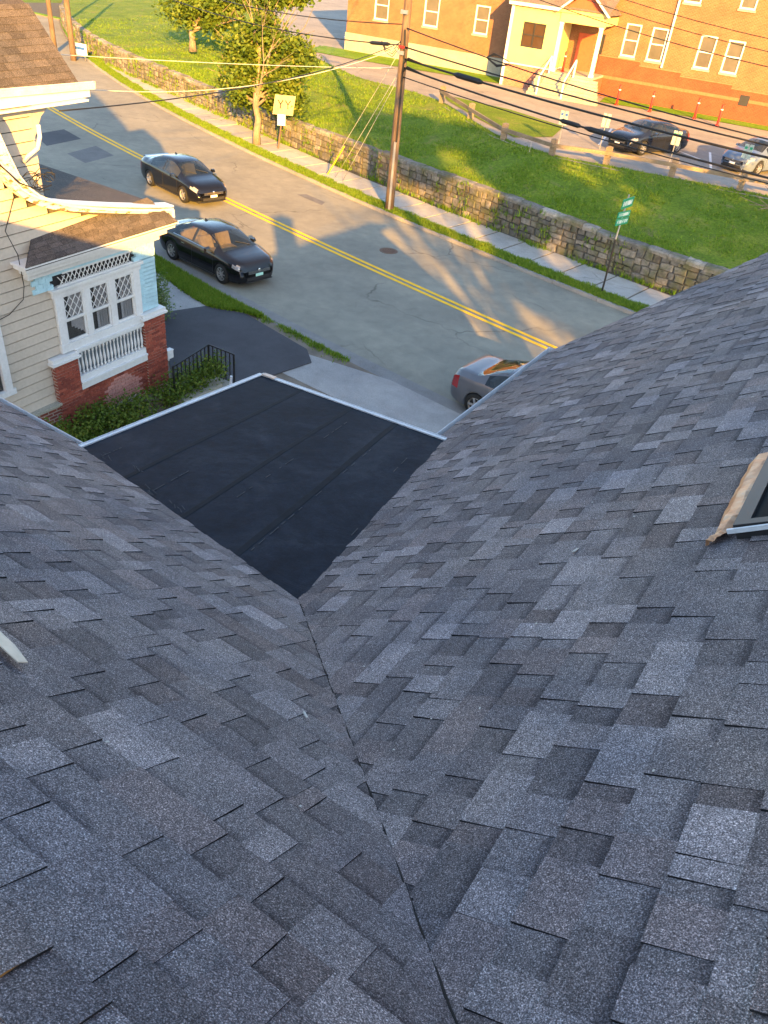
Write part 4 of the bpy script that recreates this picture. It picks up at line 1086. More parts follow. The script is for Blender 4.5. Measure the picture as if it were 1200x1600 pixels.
# cornice and pent roof
b = NB(); b.box(XP - .3, XP + .0, 8.66, 12.05, 3.72, 3.86); b.box(XP - .3, XP + .14, 8.58, 12.16, 3.86, 3.99); b.box(XP - .3, XP + .26, 8.48, 12.30, 3.99, 4.07); b.box(XP - .25, XP + .30, 8.44, 12.36, 4.07, 4.11); b.build('cornice', [M['white']], nb)
b = NB(); b.prism([(XP + .29, 8.46, 4.11), (XP + .29, 12.34, 4.11), (XW + .03, 11.9, 4.62), (XW + .03, 8.95, 4.42)], (0, 0, -.06)); pent = b.build('pent_roof', [M['underlay']], nb)
def brown_tone(r):
    k = r.uniform(.72, 1.15); return (.078 * k, .069 * k, .064 * k, 0.0)
r = random.Random(44)
for i in range(5):
    ta, tb = i / 5, min(1.0, (i + 1) / 5 + .06); y = 8.3
    while y < 12.4:
        wd = r.uniform(.22, .36)
        def pp_(t, yy):
            ya = lerp(8.46, 8.95, t); yb = lerp(12.34, 11.9, t); yc = min(max(yy, ya), yb)
            return Vector((lerp(XP + .31, XW + .03, t), yc, lerp(4.115, lerp(4.42, 4.62, (yc - 8.95) / 2.95), t)))
        a, b2, c, d_ = pp_(ta, y), pp_(ta, y + wd - .008), pp_(tb, y + wd - .008), pp_(tb, y)
        if (b2 - a).length > .04:
            o = NB(); up = Vector((.35, 0, .9)); vs = [a + up * .014, b2 + up * .014, c + up * .003, d_ + up * .003, a - up * .01, b2 - up * .01]
            o.add(vs, [(0, 1, 2, 3), (0, 4, 5, 1)], 0, [brown_tone(r)] * 6); o.build('roof_shingle', [M['brown_shingle']], pent, uv=False)
        y += wd
# sweeping bell-cast roof with peeling rake board
def rp(y): return curve(RAKE_T, y)
ysr = [2.0, 4.0, 6.0, 7.0, 7.6, 8.0, 8.3, 8.5, 8.65, 8.8, 8.95, 9.15, 9.4, 9.8, 10.3, 10.9, 11.5, 12.0, 12.42]
b = NB(); vs = []
for y in ysr: vs += [(XP + .02, y, rp(y)), (-21.5, y, rp(y)), (-21.5, y, rp(y) - .15), (XP + .02, y, rp(y) - .15)]
b.add(vs, [(4 * i + j, 4 * i + 4 + j, 4 * i + 4 + (j + 1) % 4, 4 * i + (j + 1) % 4) for i in range(len(ysr) - 1) for j in range(4)] + [(len(ysr) * 4 - 4, len(ysr) * 4 - 3, len(ysr) * 4 - 2, len(ysr) * 4 - 1)], 0, [(.068, .061, .057, 0)] * len(vs))
mroof = b.build('porch_roof', [M['brown_shingle']], nb)
rk_ = []
def rake_band(name, x0, x1, f0, f1, mat):
    b = NB(); vs = []
    for y in ysr:
        a, c = f0(y), f1(y); vs += [(x0, y, a), (x1, y, a), (x1, y, c), (x0, y, c)]
    n = len(ysr); b.add(vs, [(4 * i + j, 4 * i + 4 + j, 4 * i + 4 + (j + 1) % 4, 4 * i + (j + 1) % 4) for i in range(n - 1) for j in range(4)] + [(0, 1, 2, 3), (4 * n - 4, 4 * n - 1, 4 * n - 2, 4 * n - 3)])
    return b.build(name, [mat], nb)
rake_band('rake_board', XW + .0, XP + .09, lambda y: curve(RAKE_B, y), lambda y: rp(y) - .03, M['peel'])
rake_band('rake_crown', XP - .02, XP + .12, lambda y: rp(y) - .03, lambda y: rp(y) + .02, M['white'])
rake_band('rake_moulding', XW + .0, XP + .13, lambda y: curve(RAKE_B, y) + .13, lambda y: curve(RAKE_B, y) + .17, M['white'])
b = NB(); b.box(-21.5, XP + .1, 12.38, 12.46, 4.12, 4.30); b.build('porch_fascia', [M['white']], nb)
b = NB(); b.box(-21.3, -14.2, 11.6, 11.9, .1, 4.2); b.build('porch_wall', [M['turq']], nb)
# upper storey: cheek wall, gutter, steep brown roofs
XD = -13.95; b = NB(); b.box(-21.3, XD - .02, 3.0, 9.62, 4.6, 6.62); b.build('upper_wall', [M['stone_core']], nb)  # dark core again gives the boards their shadow lines
z = 5.0
while z < 6.55:
    b = NB(); b.add([(XD, 4, z), (XD + .022, 4, z), (XD + .010, 4, z + CB - .022), (XD - .01, 4, z + CB - .022), (XD, 9.64, z), (XD + .022, 9.64, z), (XD + .010, 9.64, z + CB - .022), (XD - .01, 9.64, z + CB - .022)],
          [(0, 3, 2, 1), (4, 5, 6, 7), (1, 2, 6, 5), (0, 1, 5, 4), (2, 3, 7, 6)]); b.build('clapboard', [M['clap']], nb); z += CB
b = NB(); b.prism([(XD, 9.62, 6.62), (XD, 10.15, 6.62), (XD, 9.85, 6.4), (XD, 9.62, 6.0)], (-.08, 0, 0)); b.build('eave_bracket', [M['clap']], nb)
b = NB(); b.box(XD - .1, XD + .28, 3.0, 10.75, 6.60, 6.63); b.build('soffit', [M['white']], nb)
g_ = gutter('gutter', (XD + .22, 3.0, 6.90), (XD + .22, 10.95, 6.93), (1, 0, 0), nb)
b = NB(); b.box(XD + .14, XD + .21, 3.0, 10.85, 6.66, 6.86); b.build('fascia', [M['white']], nb)
b = NB(); b.tube([(XD + .3, 9.55, 6.35), (XD + .3, 9.55, 6.15), (XD + .26, 9.50, 5.95), (XD + .12, 9.36, 5.80), (XD + .05, 9.3, 5.7)], .04, 8); b.build('downspout', [M['white']], nb, smooth=True)
roofs = []
ridges = [(-16.3, 8.35), (-20.2, 8.3)]
sec = [(XD + .18, 6.86), (XD - 1.0, 8.02), (-16.3, 8.55), (-17.6, 7.7), (-18.25, 6.9), (-18.9, 7.6), (-20.2, 8.45), (-21.4, 8.0), (-22.3, 6.86)]
b = NB(); Y0, Y1 = 3.0, 10.62; n = len(sec)
b.add([(x, Y0, z) for x, z in sec] + [(x, Y1, z) for x, z in sec] + [(x, Y1, z - .14) for x, z in sec],
      [(i, i + 1, n + i + 1, n + i) for i in range(n - 1)] + [(n + i, n + i + 1, 2 * n + i + 1, 2 * n + i) for i in range(n - 1)], 0, [(.060, .053, .049, 0)] * (3 * n))
uroof = b.build('upper_roof', [M['brown_shingle']], nb)
b = NB(); b.add([(x, 9.6, z - .14) for x, z in sec] + [(XD, 9.6, 6.5), (-22.2, 9.6, 6.5)], [tuple(range(n)) + (n + 1, n)]); b.build('gable_wall', [M['clap']], nb)
A2, B2_ = Vector((XD + .2, 0, 6.87)), Vector((XD - 1.0, 0, 8.03)); sl = (B2_ - A2); SLn = sl.length; sl.normalize(); nn_ = Vector((-sl.z, 0, sl.x)) * -1
if nn_.z < 0: nn_ = -nn_
for i in range(12):
    v = i * .142; y = 6.5 + (.15 if i % 2 else 0)
    while y < Y1 + .02:
        wd = .30 * r.uniform(.92, 1.08); y2 = min(y + wd - .007, Y1 + .03)
        if y2 - y > .05:
            a = A2 + sl * v; c = A2 + sl * min(v + .17, SLn); o = NB(); t_ = brown_tone(r)
            vs = [Vector((a.x, y, a.z)) + nn_ * .014, Vector((a.x, y2, a.z)) + nn_ * .014, Vector((c.x, y2, c.z)) + nn_ * .003, Vector((c.x, y, c.z)) + nn_ * .003, Vector((a.x, y, a.z)), Vector((a.x, y2, a.z))]
            o.add(vs, [(0, 1, 2, 3), (0, 4, 5, 1)], 0, [t_] * 6); o.build('roof_shingle', [M['brown_shingle']], uroof, uv=False)
        y += wd
# left-hand window, only its edge is in the picture
b = NB()
for (ya, yb, za, zb) in ((6.95, 7.09, 1.62, 3.1), (7.80, 7.96, 1.62, 3.1), (6.95, 7.96, 3.1, 3.25), (6.90, 8.02, 1.50, 1.62)): b.box(XW - .05, XW + .06, ya, yb, za, zb)
w_ = b.build('side_window', [M['white']], nb)
b = NB(); b.box(XW - .04, XW - .02, 7.09, 7.80, 1.62, 3.1); b.build('pane', [M['glass_dark']], w_)
# cables stapled down the wall and tangle at the roof junction
b = NB(); b.tube([(XW + .04, 8.75, 5.25), (XW + .045, 8.45, 4.7), (XP + .2, 8.42, 4.35), (XP + .05, 8.52, 4.0), (XW + .05, 8.62, 3.6), (XW + .05, 8.55, 3.35), (XW + .05, 8.2, 3.15), (XW + .05, 7.2, 3.0)], .008, 6); b.build('wall_cable', [M['wire']], nb)
b = NB(); b.tube([(XP + .12, 8.0, 6.7), (XP + .14, 8.4, 5.95), (XP + .14, 8.75, 5.55), (XP + .1, 9.15, 5.35), (XP, 9.5, 5.35)], .014, 6); b.build('wall_cable', [M['wire']], nb)
b = NB()
for k in range(9):
    c = Vector((XP - .08 + r.uniform(-.1, .1), 9.25 + r.uniform(-.2, .25), 5.42 + r.uniform(-.05, .1))); rr = r.uniform(.1, .22)
    pts = [c + Vector((r.uniform(-.05, .05), math.cos(a) * rr, math.sin(a) * rr * .7)) for a in [q * .6 for q in range(9)]]; b.tube(pts, .007, 5)
b.build('cable_tangle', [M['wire']], nb)

# iron stair railing
rl = thing('iron_railing', 'black iron stair railing with thin balusters beside the hedge', 'railing', (-12.85, 12.3, .2))
ra, rb, rc_ = Vector((-12.75, 11.55, 1.05)), Vector((-12.72, 12.71, 1.25)), Vector((-12.2, 13.05, 1.05))
b = MB(); b.beam(ra, rb, .045, .03); b.beam(rb, rc_, .045, .03); b.build('top_rail', [M['black_iron']], rl)
b = MB(); b.beam(ra - Vector((0, 0, .78)), rb - Vector((0, 0, .78)), .03, .02); b.beam(rb - Vector((0, 0, .78)), rc_ - Vector((0, 0, .78)), .03, .02); b.build('bottom_rail', [M['black_iron']], rl)
for k in range(10):
    p = ra.lerp(rb, k / 9); b = MB(); q = .018 if k in (0, 9) else .010; b.beam(p, p - Vector((0, 0, .95 if k in (0, 9) else .78)), q * 2, q * 2); b.build('baluster', [M['black_iron']], rl)
for k in range(1, 7):
    p = rb.lerp(rc_, k / 6); b = MB(); q = .018 if k == 6 else .010; b.beam(p, p - Vector((0, 0, .95 if k == 6 else .78)), q * 2, q * 2); b.build('baluster', [M['black_iron']], rl)
b = MB(); b.box(-13.1, -12.35, 11.5, 12.75, .05, .28); b.box(-13.0, -12.1, 12.75, 13.1, .05, .2); tag(b.build('entry_steps', [M['conc_old']]), 'low pale stone steps under the black iron railing', 'steps')
b = MB(); b.box(-13.56, -13.44, 12.06, 12.22, .82, 1.02); b.box(-13.57, -13.43, 12.05, 12.23, 1.02, 1.04); b.box(-13.60, -13.42, 12.03, 12.06, .80, 1.05)
tag(b.build('utility_box', [M['white']]), 'small white box fixed on the street side of the brick pier', 'box')

# ================================================================== BRICK BUILDING ACROSS THE STREET
TH = math.radians(6.5); TX = Vector((math.cos(TH), math.sin(TH), 0)); NR = Vector((-math.sin(TH), math.cos(TH), 0))
FM = Matrix(((TX.x, -NR.x, 0, NR.x * 61), (TX.y, -NR.y, 0, NR.y * 61), (0, 0, 1, 0), (0, 0, 0, 1)))      # (s, d toward street, z)
def FB(): return MB(FM)
GZ = LOTZ
bld = thing('brick_building', 'orange brick building with white sash windows across the parking lot', 'building', tuple(FM @ Vector((-15, 0, GZ))))
WINS = [(-31.75, -30.55, 4.63, 6.52), (-27.67, -26.47, 4.72, 6.6), (-23.65, -22.55, 4.75, 6.5), (-12.87, -11.85, 4.84, 6.73), (-11.12, -10.08, 4.83, 6.72), (-7.99, -6.94, 4.84, 6.69), (-6.25, -5.2, 4.82, 6.65), (-3.05, -2.0, 4.82, 6.65), (-1.3, -.25, 4.82, 6.65),
        (-9.69, -8.61, 8.25, 10.1), (-6.28, -5.3, 8.3, 10.1), (-12.9, -11.9, 8.25, 10.1), (-3.05, -2.0, 8.3, 10.1), (-23.65, -22.55, 8.25, 10.1), (-27.67, -26.47, 8.25, 10.1), (-31.75, -30.55, 8.25, 10.1)]
def wall_open(b, s0, s1, z0, z1, d, opens, depth=.14, mi=0):
    ss = sorted({s0, s1, *[q for o in opens for q in o[:2]]}); zs = sorted({z0, z1, *[q for o in opens for q in o[2:]]})
    for i in range(len(ss) - 1):
        for j in range(len(zs) - 1):
            cs, cz = (ss[i] + ss[i + 1]) / 2, (zs[j] + zs[j + 1]) / 2
            if any(o[0] < cs < o[1] and o[2] < cz < o[3] for o in opens): continue
            b.add([(ss[i], d, zs[j]), (ss[i + 1], d, zs[j]), (ss[i + 1], d, zs[j + 1]), (ss[i], d, zs[j + 1])], [(0, 1, 2, 3)], mi)
    for a, c, e, f in opens:
        b.add([(a, d, e), (c, d, e), (c, d, f), (a, d, f), (a, d - depth, e), (c, d - depth, e), (c, d - depth, f), (a, d - depth, f)], [(0, 1, 5, 4), (1, 2, 6, 5), (2, 3, 7, 6), (3, 0, 4, 7)], mi)
b = FB(); wall_open(b, -34.05, 16, GZ - .1, 11.5, 0, WINS)
b.add([(-34.05, 0, GZ - .1), (-34.05, -14, GZ - .1), (-34.05, -14, 11.5), (-34.05, 0, 11.5)], [(0, 1, 2, 3)])
b.build('wall', [M['brick_far']], bld)
b = FB(); b.box(-34.1, 16.1, -14, .12, 11.5, 11.75); b.build('parapet', [M['white']], bld)
b = FB(); b.box(-34.10, -19.9, -.3, .06, GZ - .2, 3.5); b.build('concrete_base', [M['conc_old']], bld)
b = FB()
for s0, s1, zt in ((-14.2, -11.4, 4.66), (-11.4, -8.6, 4.42), (-8.6, -5.2, 4.22), (-5.2, -1.5, 4.02), (-1.5, 16, 3.8)): b.box(s0, s1 - .002, -.2, .10, GZ - .2, zt)
base_ = b.build('brick_base', [M['brick_red']], bld)
b = FB()
for s0, s1, zt in ((-14.2, -11.4, 4.66), (-11.4, -8.6, 4.42), (-8.6, -5.2, 4.22), (-5.2, -1.5, 4.02), (-1.5, 16, 3.8)): b.box(s0, s1 - .004, -.02, .14, zt, zt + .07)
b.build('belt_course', [plain('belt_stone', (.22, .115, .062), .8)], base_)
b = FB(); b.box(-14.2, 16, .0, .125, 3.40, 3.58); b.build('belt_course', [plain('belt_pale', (.225, .10, .05), .8)], base_)
b = FB(); b.box(-4.5, -3.9, .10, .13, 3.2, 3.8); b.build('wall_panel', [M['dark_metal']], base_)
for s0, s1, z0, z1 in WINS:
    b = FB(); t_ = .10
    for q in ((s0, s0 + t_, z0, z1), (s1 - t_, s1, z0, z1), (s0 + t_, s1 - t_, z1 - t_, z1), (s0 + t_, s1 - t_, z0, z0 + t_)): b.box(q[0], q[1], -.12, -.03, q[2], q[3])
    wn = b.build('window', [M['white']], bld); zm = (z0 + z1) / 2
    b = FB(); b.box(s0 + t_, s1 - t_, -.10, -.04, zm - .035, zm + .035); b.build('meeting_rail', [M['white']], wn)
    b = FB(); b.box(s0 + t_, s1 - t_, -.112, -.108, zm + .035, z1 - t_); b.build('pane', [M['glass_grey']], wn)
    b = FB(); b.box(s0 + t_, s1 - t_, -.102, -.098, z0 + t_, zm - .035); b.build('pane', [M['glass_grey']], wn)
    b = FB(); b.box(s0 - .06, s1 + .06, -.1, .07, z0 - .12, z0 - .003); b.build('sill', [M['conc_old']], wn)
b = FB(); b.tube([(-9.93, .10, 11.4), (-9.93, .10, 4.55)], .07, 8); b.build('downspout', [M['white']], bld)
# entrance porch
ps0, ps1, pd = -19.92, -16.55, 3.0
b = FB(); wall_open(b, ps0, ps1, 3.68, 6.95, pd, [(-18.98, -17.42, 4.70, 6.13)], .12)
b.add([(ps0, pd, 3.68), (ps0, 0, 3.68), (ps0, 0, 6.95), (ps0, pd, 6.95)], [(0, 1, 2, 3)]); b.add([(ps1, pd, 3.68), (ps1, 0, 3.68), (ps1, 0, 6.95), (ps1, pd, 6.95)], [(0, 1, 2, 3)]); b.build('porch_wall', [M['cream_wall']], bld)
b = FB(); b.box(ps0 + .02, ps1, .0, pd - .03, GZ - .1, 3.62); b.build('porch_base', [m_brick('pinkish_brick', (.33, .13, .09), (.27, .10, .075), (.3, .2, .15))], bld)
b = FB(); b.box(ps0 - .03, ps1, -.0, pd + .04, 3.62, 3.70); b.build('porch_band', [M['white']], bld)
b = FB(); b.box(ps0 - .05, ps0 + .14, pd - .1, pd + .035, GZ, 6.95); b.build('corner_board', [M['white']], bld)
b = FB()
for q in ((-18.98, -18.90, 4.70, 6.13), (-17.50, -17.42, 4.70, 6.13), (-18.90, -17.50, 6.05, 6.13), (-18.90, -17.50, 4.70, 4.78), (-18.24, -18.16, 4.78, 6.05), (-18.90, -17.50, 5.38, 5.45)): b.box(q[0], q[1], pd - .10, pd - .03, q[2], q[3])
wn = b.build('porch_window', [M['interior']], bld)
for s0, s1 in ((-18.90, -18.24), (-18.16, -17.50)):
    for z0, z1 in ((4.78, 5.38), (5.45, 6.05)):
        b = FB(); b.box(s0, s1, pd - .09, pd - .08, z0, z1); b.build('pane', [m_glass('dark_pane', (.05, .03, .02), 1.0, .08)], wn)
b = FB(); b.box(ps1, -13.6, .0, pd, 3.45, 3.58); b.build('porch_deck', [M['conc_old']], bld)
b = FB(); b.box(ps1 + .01, -13.62, .0, pd - .1, GZ - .1, 3.45); b.build('porch_underside', [M['red_wall']], bld)
b = FB(); b.box(ps0 - .15, -13.45, pd - .15, pd + .18, 6.95, 7.15); b.box(ps1, -13.55, pd - .12, pd + .10, 6.42, 6.95); b.box(-13.75, -13.5, .0, pd - .12, 6.5, 6.95); b.build('porch_beam', [M['cream_wall']], bld)
b = FB(); b.box(ps0 - .2, -16.7, pd + .17, pd + .30, 6.98, 7.16); b.build('porch_fascia', [M['white']], bld)
for s in (-16.42, -13.78):
    b = FB(); b.box(s - .11, s + .11, pd - .18, pd + .04, 3.58, 6.45); b.box(s - .15, s + .15, pd - .22, pd + .08, 3.58, 3.75); b.box(s - .14, s + .14, pd - .21, pd + .07, 6.32, 6.45); b.build('porch_column', [M['white']], bld)
b = FB(); b.add([(ps0 - .25, pd + .3, 7.16), (-13.4, pd + .3, 7.16), (-13.4, 0, 8.5), (ps0 - .25, 0, 8.5)], [(0, 1, 2, 3)], 0, [(.15, .12, .10, 0)] * 4); b.build('porch_roof', [M['brown_shingle']], bld)
gs0, gs1, gsm, gzt = -16.75, -13.35, -15.05, 8.5
b = FB(); b.add([(gs0, pd + .35, 7.08), (gsm, pd + .35, gzt), (gs1, pd + .35, 7.08), (gs0, 0, 7.08), (gsm, 0, gzt), (gs1, 0, 7.08)], [(0, 1, 4, 3), (1, 2, 5, 4)], 0, [(.13, .10, .085, 0)] * 6); b.build('gable_roof', [M['brown_shingle']], bld)
b = FB(); b.add([(gs0 + .3, pd + .05, 7.1), (gsm, pd + .05, gzt - .2), (gs1 - .3, pd + .05, 7.1)], [(0, 1, 2)]); b.build('pediment', [M['red_wall']], bld)
for a, c in ((gs0, gsm), (gs1, gsm)):
    b = FB(); b.beam((a, pd + .36, 7.0), (c, pd + .36, gzt - .09), .10, .26, up=(0, 1, 0)); b.build('bargeboard', [M['white']], bld)
b = FB(); b.box(-15.9, -14.8, .01, .08, 3.58, 5.8); b.build('porch_door', [M['red_wall']], bld)
b = FB(); b.box(-14.35, -14.1, .02, .06, 4.7, 5.9); b.build('porch_sidelight', [M['interior']], bld)
stp = thing('entrance_steps', 'worn concrete steps up to the pale yellow porch of the brick building', 'steps', tuple(FM @ Vector((-15.1, 4.3, GZ))))
for k in range(7):
    b = FB(); zt = 3.45 - k * .165; b.box(-17.3 + .0 * k, -13.2 + .12 * k, pd + .02 + k * .30, pd + .02 + (k + 1) * .30, GZ - .1, zt); b.build('step', [M['conc_old']], stp)
for s in (-16.6, -14.9):
    hr = thing('stair_handrail', 'white stair handrail at the left of the porch steps' if s < -16 else 'white stair handrail in the middle of the porch steps', 'handrail', tuple(FM @ Vector((s, 4.3, GZ))))
    b = FB(); b.beam((s, pd + .1, 4.45), (s, pd + 2.15, 3.35), .09, .06); b.build('top_rail', [M['white']], hr)
    for k in range(2):
        b = FB(); d_ = pd + .1 + k * 2.0; b.box(s - .05, s + .05, d_ - .05, d_ + .05, 3.4 - k * 1.05, 4.42 - k * 1.06); b.build('newel', [M['white']], hr)
    for k in range(6):
        b = FB(); d_ = pd + .4 + k * .28; zt = 4.28 - k * .15; pts = [(s + .03 * math.sin(q * 2.2), d_, zt - q * .16) for q in range(6)]; b.tube(pts, .012, 5); b.build('baluster', [M['black_iron']], hr)
b = FB(); b.add([(-13.1, .15, GZ + .03), (16, .15, GZ + .03), (16, 2.3, GZ + .03), (-5, 2.1, GZ + .03), (-12.8, 2.9, GZ + .03)], [(0, 1, 2, 3, 4)]); struct('facade_grass', b, [M['verge']])
b = FB(); b.add([(-36, .0, GZ + .03), (-20, .07, GZ + .03), (-20, 3.0, GZ + .03), (-31, 4.2, GZ + .03), (-35.5, 4.0, GZ + .03)], [(0, 1, 2, 3, 4)]); struct('facade_lawn', b, [M['verge']])
# marker posts
def post_mesh():
    a = MB(); a.lathe([(.13, 0), (.13, .05), (.078, .07), (.072, 1.14), (.05, 1.20)], 12); c = MB(); c.lathe([(.077, .88), (.077, .94)], 12)
    return a.mesh('post', [M['orange_post']], True), c.mesh('band', [M['reflect']], True)
pm, bm2 = post_mesh()
for i, (x, y, z, lab) in enumerate(((-18.18, 56.37, GZ, 'red-orange marker post nearest the porch steps'), (-15.88, 56.33, GZ, 'red-orange marker post second from the porch steps'), (-13.17, 57.2, GZ, 'red-orange marker post third from the porch steps'), (-11.45, 56.23, GZ, 'red-orange marker post farthest from the porch steps'))):
    t = thing('marker_post', lab + ', on the grass by the brick wall', 'post', (x, y, z), 'marker posts by the brick wall')
    link('post', pm, t, True); link('reflective_band', bm2, t, True)
p = FM @ Vector((-15.95, 2.2, 3.58)); t = thing('marker_post', 'red-orange marker post leaning inside the pale yellow porch', 'post', tuple(p), 'marker posts by the brick wall'); link('post', pm, t, True); link('reflective_band', bm2, t, True)

# ================================================================== FENCE AND LOT SIGNS
fn = thing('timber_rail_fence', 'low timber post and rail fence along the parking lot edge', 'fence', (-14.4, 37.0, 2.1))
FPn = [(-24.3, 43.7, 2.2, 1.0), (-21.0, 41.15, 2.05, 1.0), (-17.42, 38.0, 2.02, 1.0), (-14.38, 37.0, 2.03, .98), (-11.95, 37.7, 2.15, .92), (-9.05, 38.3, 2.2, .9), (-6.1, 38.8, 2.2, .9), (-3.0, 39.3, 2.2, .9)]
r = random.Random(9)
for x, y, z, h in FPn:
    b = MB(); q = .12; b.box(x - q, x + q, y - q, y + q, z - .3, z + h); b.add([(x - q, y - q, z + h), (x + q, y - q, z + h), (x + q, y + q, z + h), (x - q, y + q, z + h), (x, y, z + h + .05)], [(0, 1, 4), (1, 2, 4), (2, 3, 4), (3, 0, 4)]); b.build('post', [M['fence_wood']], fn)
for (x, y, z, h), (x2, y2, z2, h2) in zip(FPn[:-1], FPn[1:]):
    b = MB(); d_ = (Vector((x2, y2, 0)) - Vector((x, y, 0))).normalized(); o = Vector((d_.y, -d_.x, 0)) * .16
    b.beam(Vector((x, y, z + h - .25)) - d_ * .05 + o, Vector((x2, y2, z2 + h2 - .25)) + d_ * .05 + o * .8, .10, .16); b.build('rail', [M['fence_wood']], fn)
for i, (x, y, lab) in enumerate(((-15.0, 39.2, 'small white and blue parking sign left of the dark sedan, behind the fence'), (-13.5, 41.0, 'white parking sign at the front bumper of the dark sedan'), (-9.75, 40.2, 'white parking sign at the rear side of the dark sedan'), (-6.6, 40.6, 'white parking sign in front of the silver-blue sedan'))):
    t = thing('parking_sign', lab, 'sign', (x, y, GZ), 'parking signs along the fence')
    b = MB(); b.box(x - .02, x + .02, y - .02, y + .02, GZ - .1, GZ + 1.55); b.build('post', [M['galv']], t)
    for k in (-1, 1):
        b = MB(); b.box(x + k * .11 - .085, x + k * .11 + .085, y - .045, y - .03, GZ + 1.0, GZ + 1.6); pl = b.build('sign_panel', [M['pale_sign']], t)
        b = MB(); b.box(x + k * .11 - .06, x + k * .11 + .06, y - .049, y - .046, GZ + 1.40, GZ + 1.5); b.build('sign_band', [M['green_sign'] if i else M['blue_sign']], pl)
b = MB(); b.tube([(-15.35, 36.6, 1.9), (-15.33, 36.6, 2.75)], .012, 6); tag(b.build('marker_stake', [M['galv']]), 'thin pale stake standing in the grass just below the fence', 'stake')

# ================================================================== POLES, WIRES, STREET SIGNS
def pole(name, label, x, y, h, r0, lean=(0, 0), z=.1):
    t = thing(name, label, 'pole', (x, y, z)); b = MB(); n = 8
    pts = [(x + lean[0] * k / n, y + lean[1] * k / n, z - .2 + (h + .2) * k / n) for k in range(n + 1)]
    b.tube(pts, [r0 * (1 - .35 * k / n) for k in range(n + 1)], 14); b.build('shaft', [M['pole_wood']], t, smooth=True); return t
mp = pole('utility_pole', 'brown wooden utility pole on the far verge carrying all the black cables', -18.53, 29.85, 11.2, .20, (-.12, 0))
PX, PY = -18.58, 29.82
b = MB(); b.tube([(-18.42, 29.66, .1), (-18.44, 29.66, 1.6), (-18.45, 29.66, 2.9)], .055, 8); b.build('cable_guard', [M['galv']], mp)
b = MB(); b.tube([(-18.40, 29.68, 2.9), (-18.42, 29.68, 4.5), (-18.45, 29.70, 6.0), (-18.5, 29.66, 6.9)], .035, 6); b.build('riser_cable', [M['wire']], mp)
for z_ in (6.05, 7.4):
    b = MB(); b.box(-18.75, -18.45, 29.60, 29.66, z_, z_ + .13); b.build('bracket', [M['galv']], mp)
b = MB(); b.box(-18.67, -18.45, 29.58, 29.64, 6.28, 6.36); b.build('cable_clamp', [M['red_sign']], mp)
b = MB(); b.beam((-19.6, 29.7, 10.6), (-17.5, 30.0, 10.6), .1, .12); b.build('cross_arm', [M['pole_wood']], mp)
lp1 = pole('utility_pole', 'weathered wooden pole at upper left beside the small white sign', -55.29, 42.56, 9.5, .22)
lp2 = pole('utility_pole', 'paler wooden pole at upper left, farthest along the verge', -58.61, 43.49, 9.5, .20)
np_ = pole('utility_pole', 'wooden utility pole down the street to the right, out of frame', 15.0, 25.2, 11.2, .20)
def wire(label, a, b_, sag, r, mat='wire', group=None, n=24, name='cable'):
    a = Vector(a); b_ = Vector(b_); pts = []
    for k in range(n + 1):
        t = k / n; p = a.lerp(b_, t); p.z -= sag * 4 * t * (1 - t); pts.append(p)
    b = MB(); b.tube(pts, r, 6); return tag(b.build(name, [M[mat]], smooth=True), label, 'cable', group), pts
def at(pts, t):
    f = t * (len(pts) - 1); i = min(int(f), len(pts) - 2); return pts[i].lerp(pts[i + 1], f - i)
GC = 'overhead cables along the street'
WR = [('topmost thin power line at upper right', 10.5, 10.4, 2.1, .012), ('second thin power line from the top at upper right', 10.1, 10.0, 2.0, .012), ('third thin power line from the top at upper right', 9.5, 9.4, 1.75, .014),
      ('thin cable leaving the utility pole to the right above the thick ones', 6.95, 6.9, .98, .022), ('black cable just below the thin one right of the utility pole', 6.32, 6.5, .60, .028), ('thick black cable with a splice close to the utility pole', 5.92, 6.1, .52, .038), ('thick black cable sagging low with two splices right of the pole', 5.62, 5.9, .80, .034), ('lowest thin black cable right of the utility pole', 5.30, 5.7, .68, .020)]
rp_ = []
for lab, z0, z1, sg, rr in WR:
    o, pts = wire(lab, (PX + .12, PY - .1, z0), (14.95, 25.1, z1), sg, rr, group=GC); rp_.append(pts)
def splice(label, pts, t0, t1, rad, name='cable_splice'):
    b = MB(); a, c = at(pts, t0), at(pts, t1); b.tube([a, a.lerp(c, .12), a.lerp(c, .5), a.lerp(c, .88), c], [rad * .5, rad, rad, rad, rad * .5], 8)
    tag(b.build(name, [M['wire']]), label, 'splice', 'splice closures on the cables')
splice('fat black splice on the thick cable nearest the utility pole', rp_[5], .075, .115, .10)
splice('black splice on the low sagging cable, first right of the pole', rp_[6], .22, .245, .075)
splice('long black splice on the low sagging cable, second right of the pole', rp_[6], .25, .30, .085)
b = MB(); a = at(rp_[3], .115); c = at(rp_[3], .145); m_ = a.lerp(c, .5)
for k in range(3): b.tube([a, a.lerp(m_, .6) + Vector((0, 0, .14 + .03 * k)), m_ + Vector((0, 0, .18)), c + Vector((0, 0, .10)), c, m_ - Vector((0, 0, .12 + .03 * k)), a], .018, 6)
tag(b.build('cable_coil', [M['wire']]), 'coiled slack loop of cable hanging right of the utility pole', 'cable')
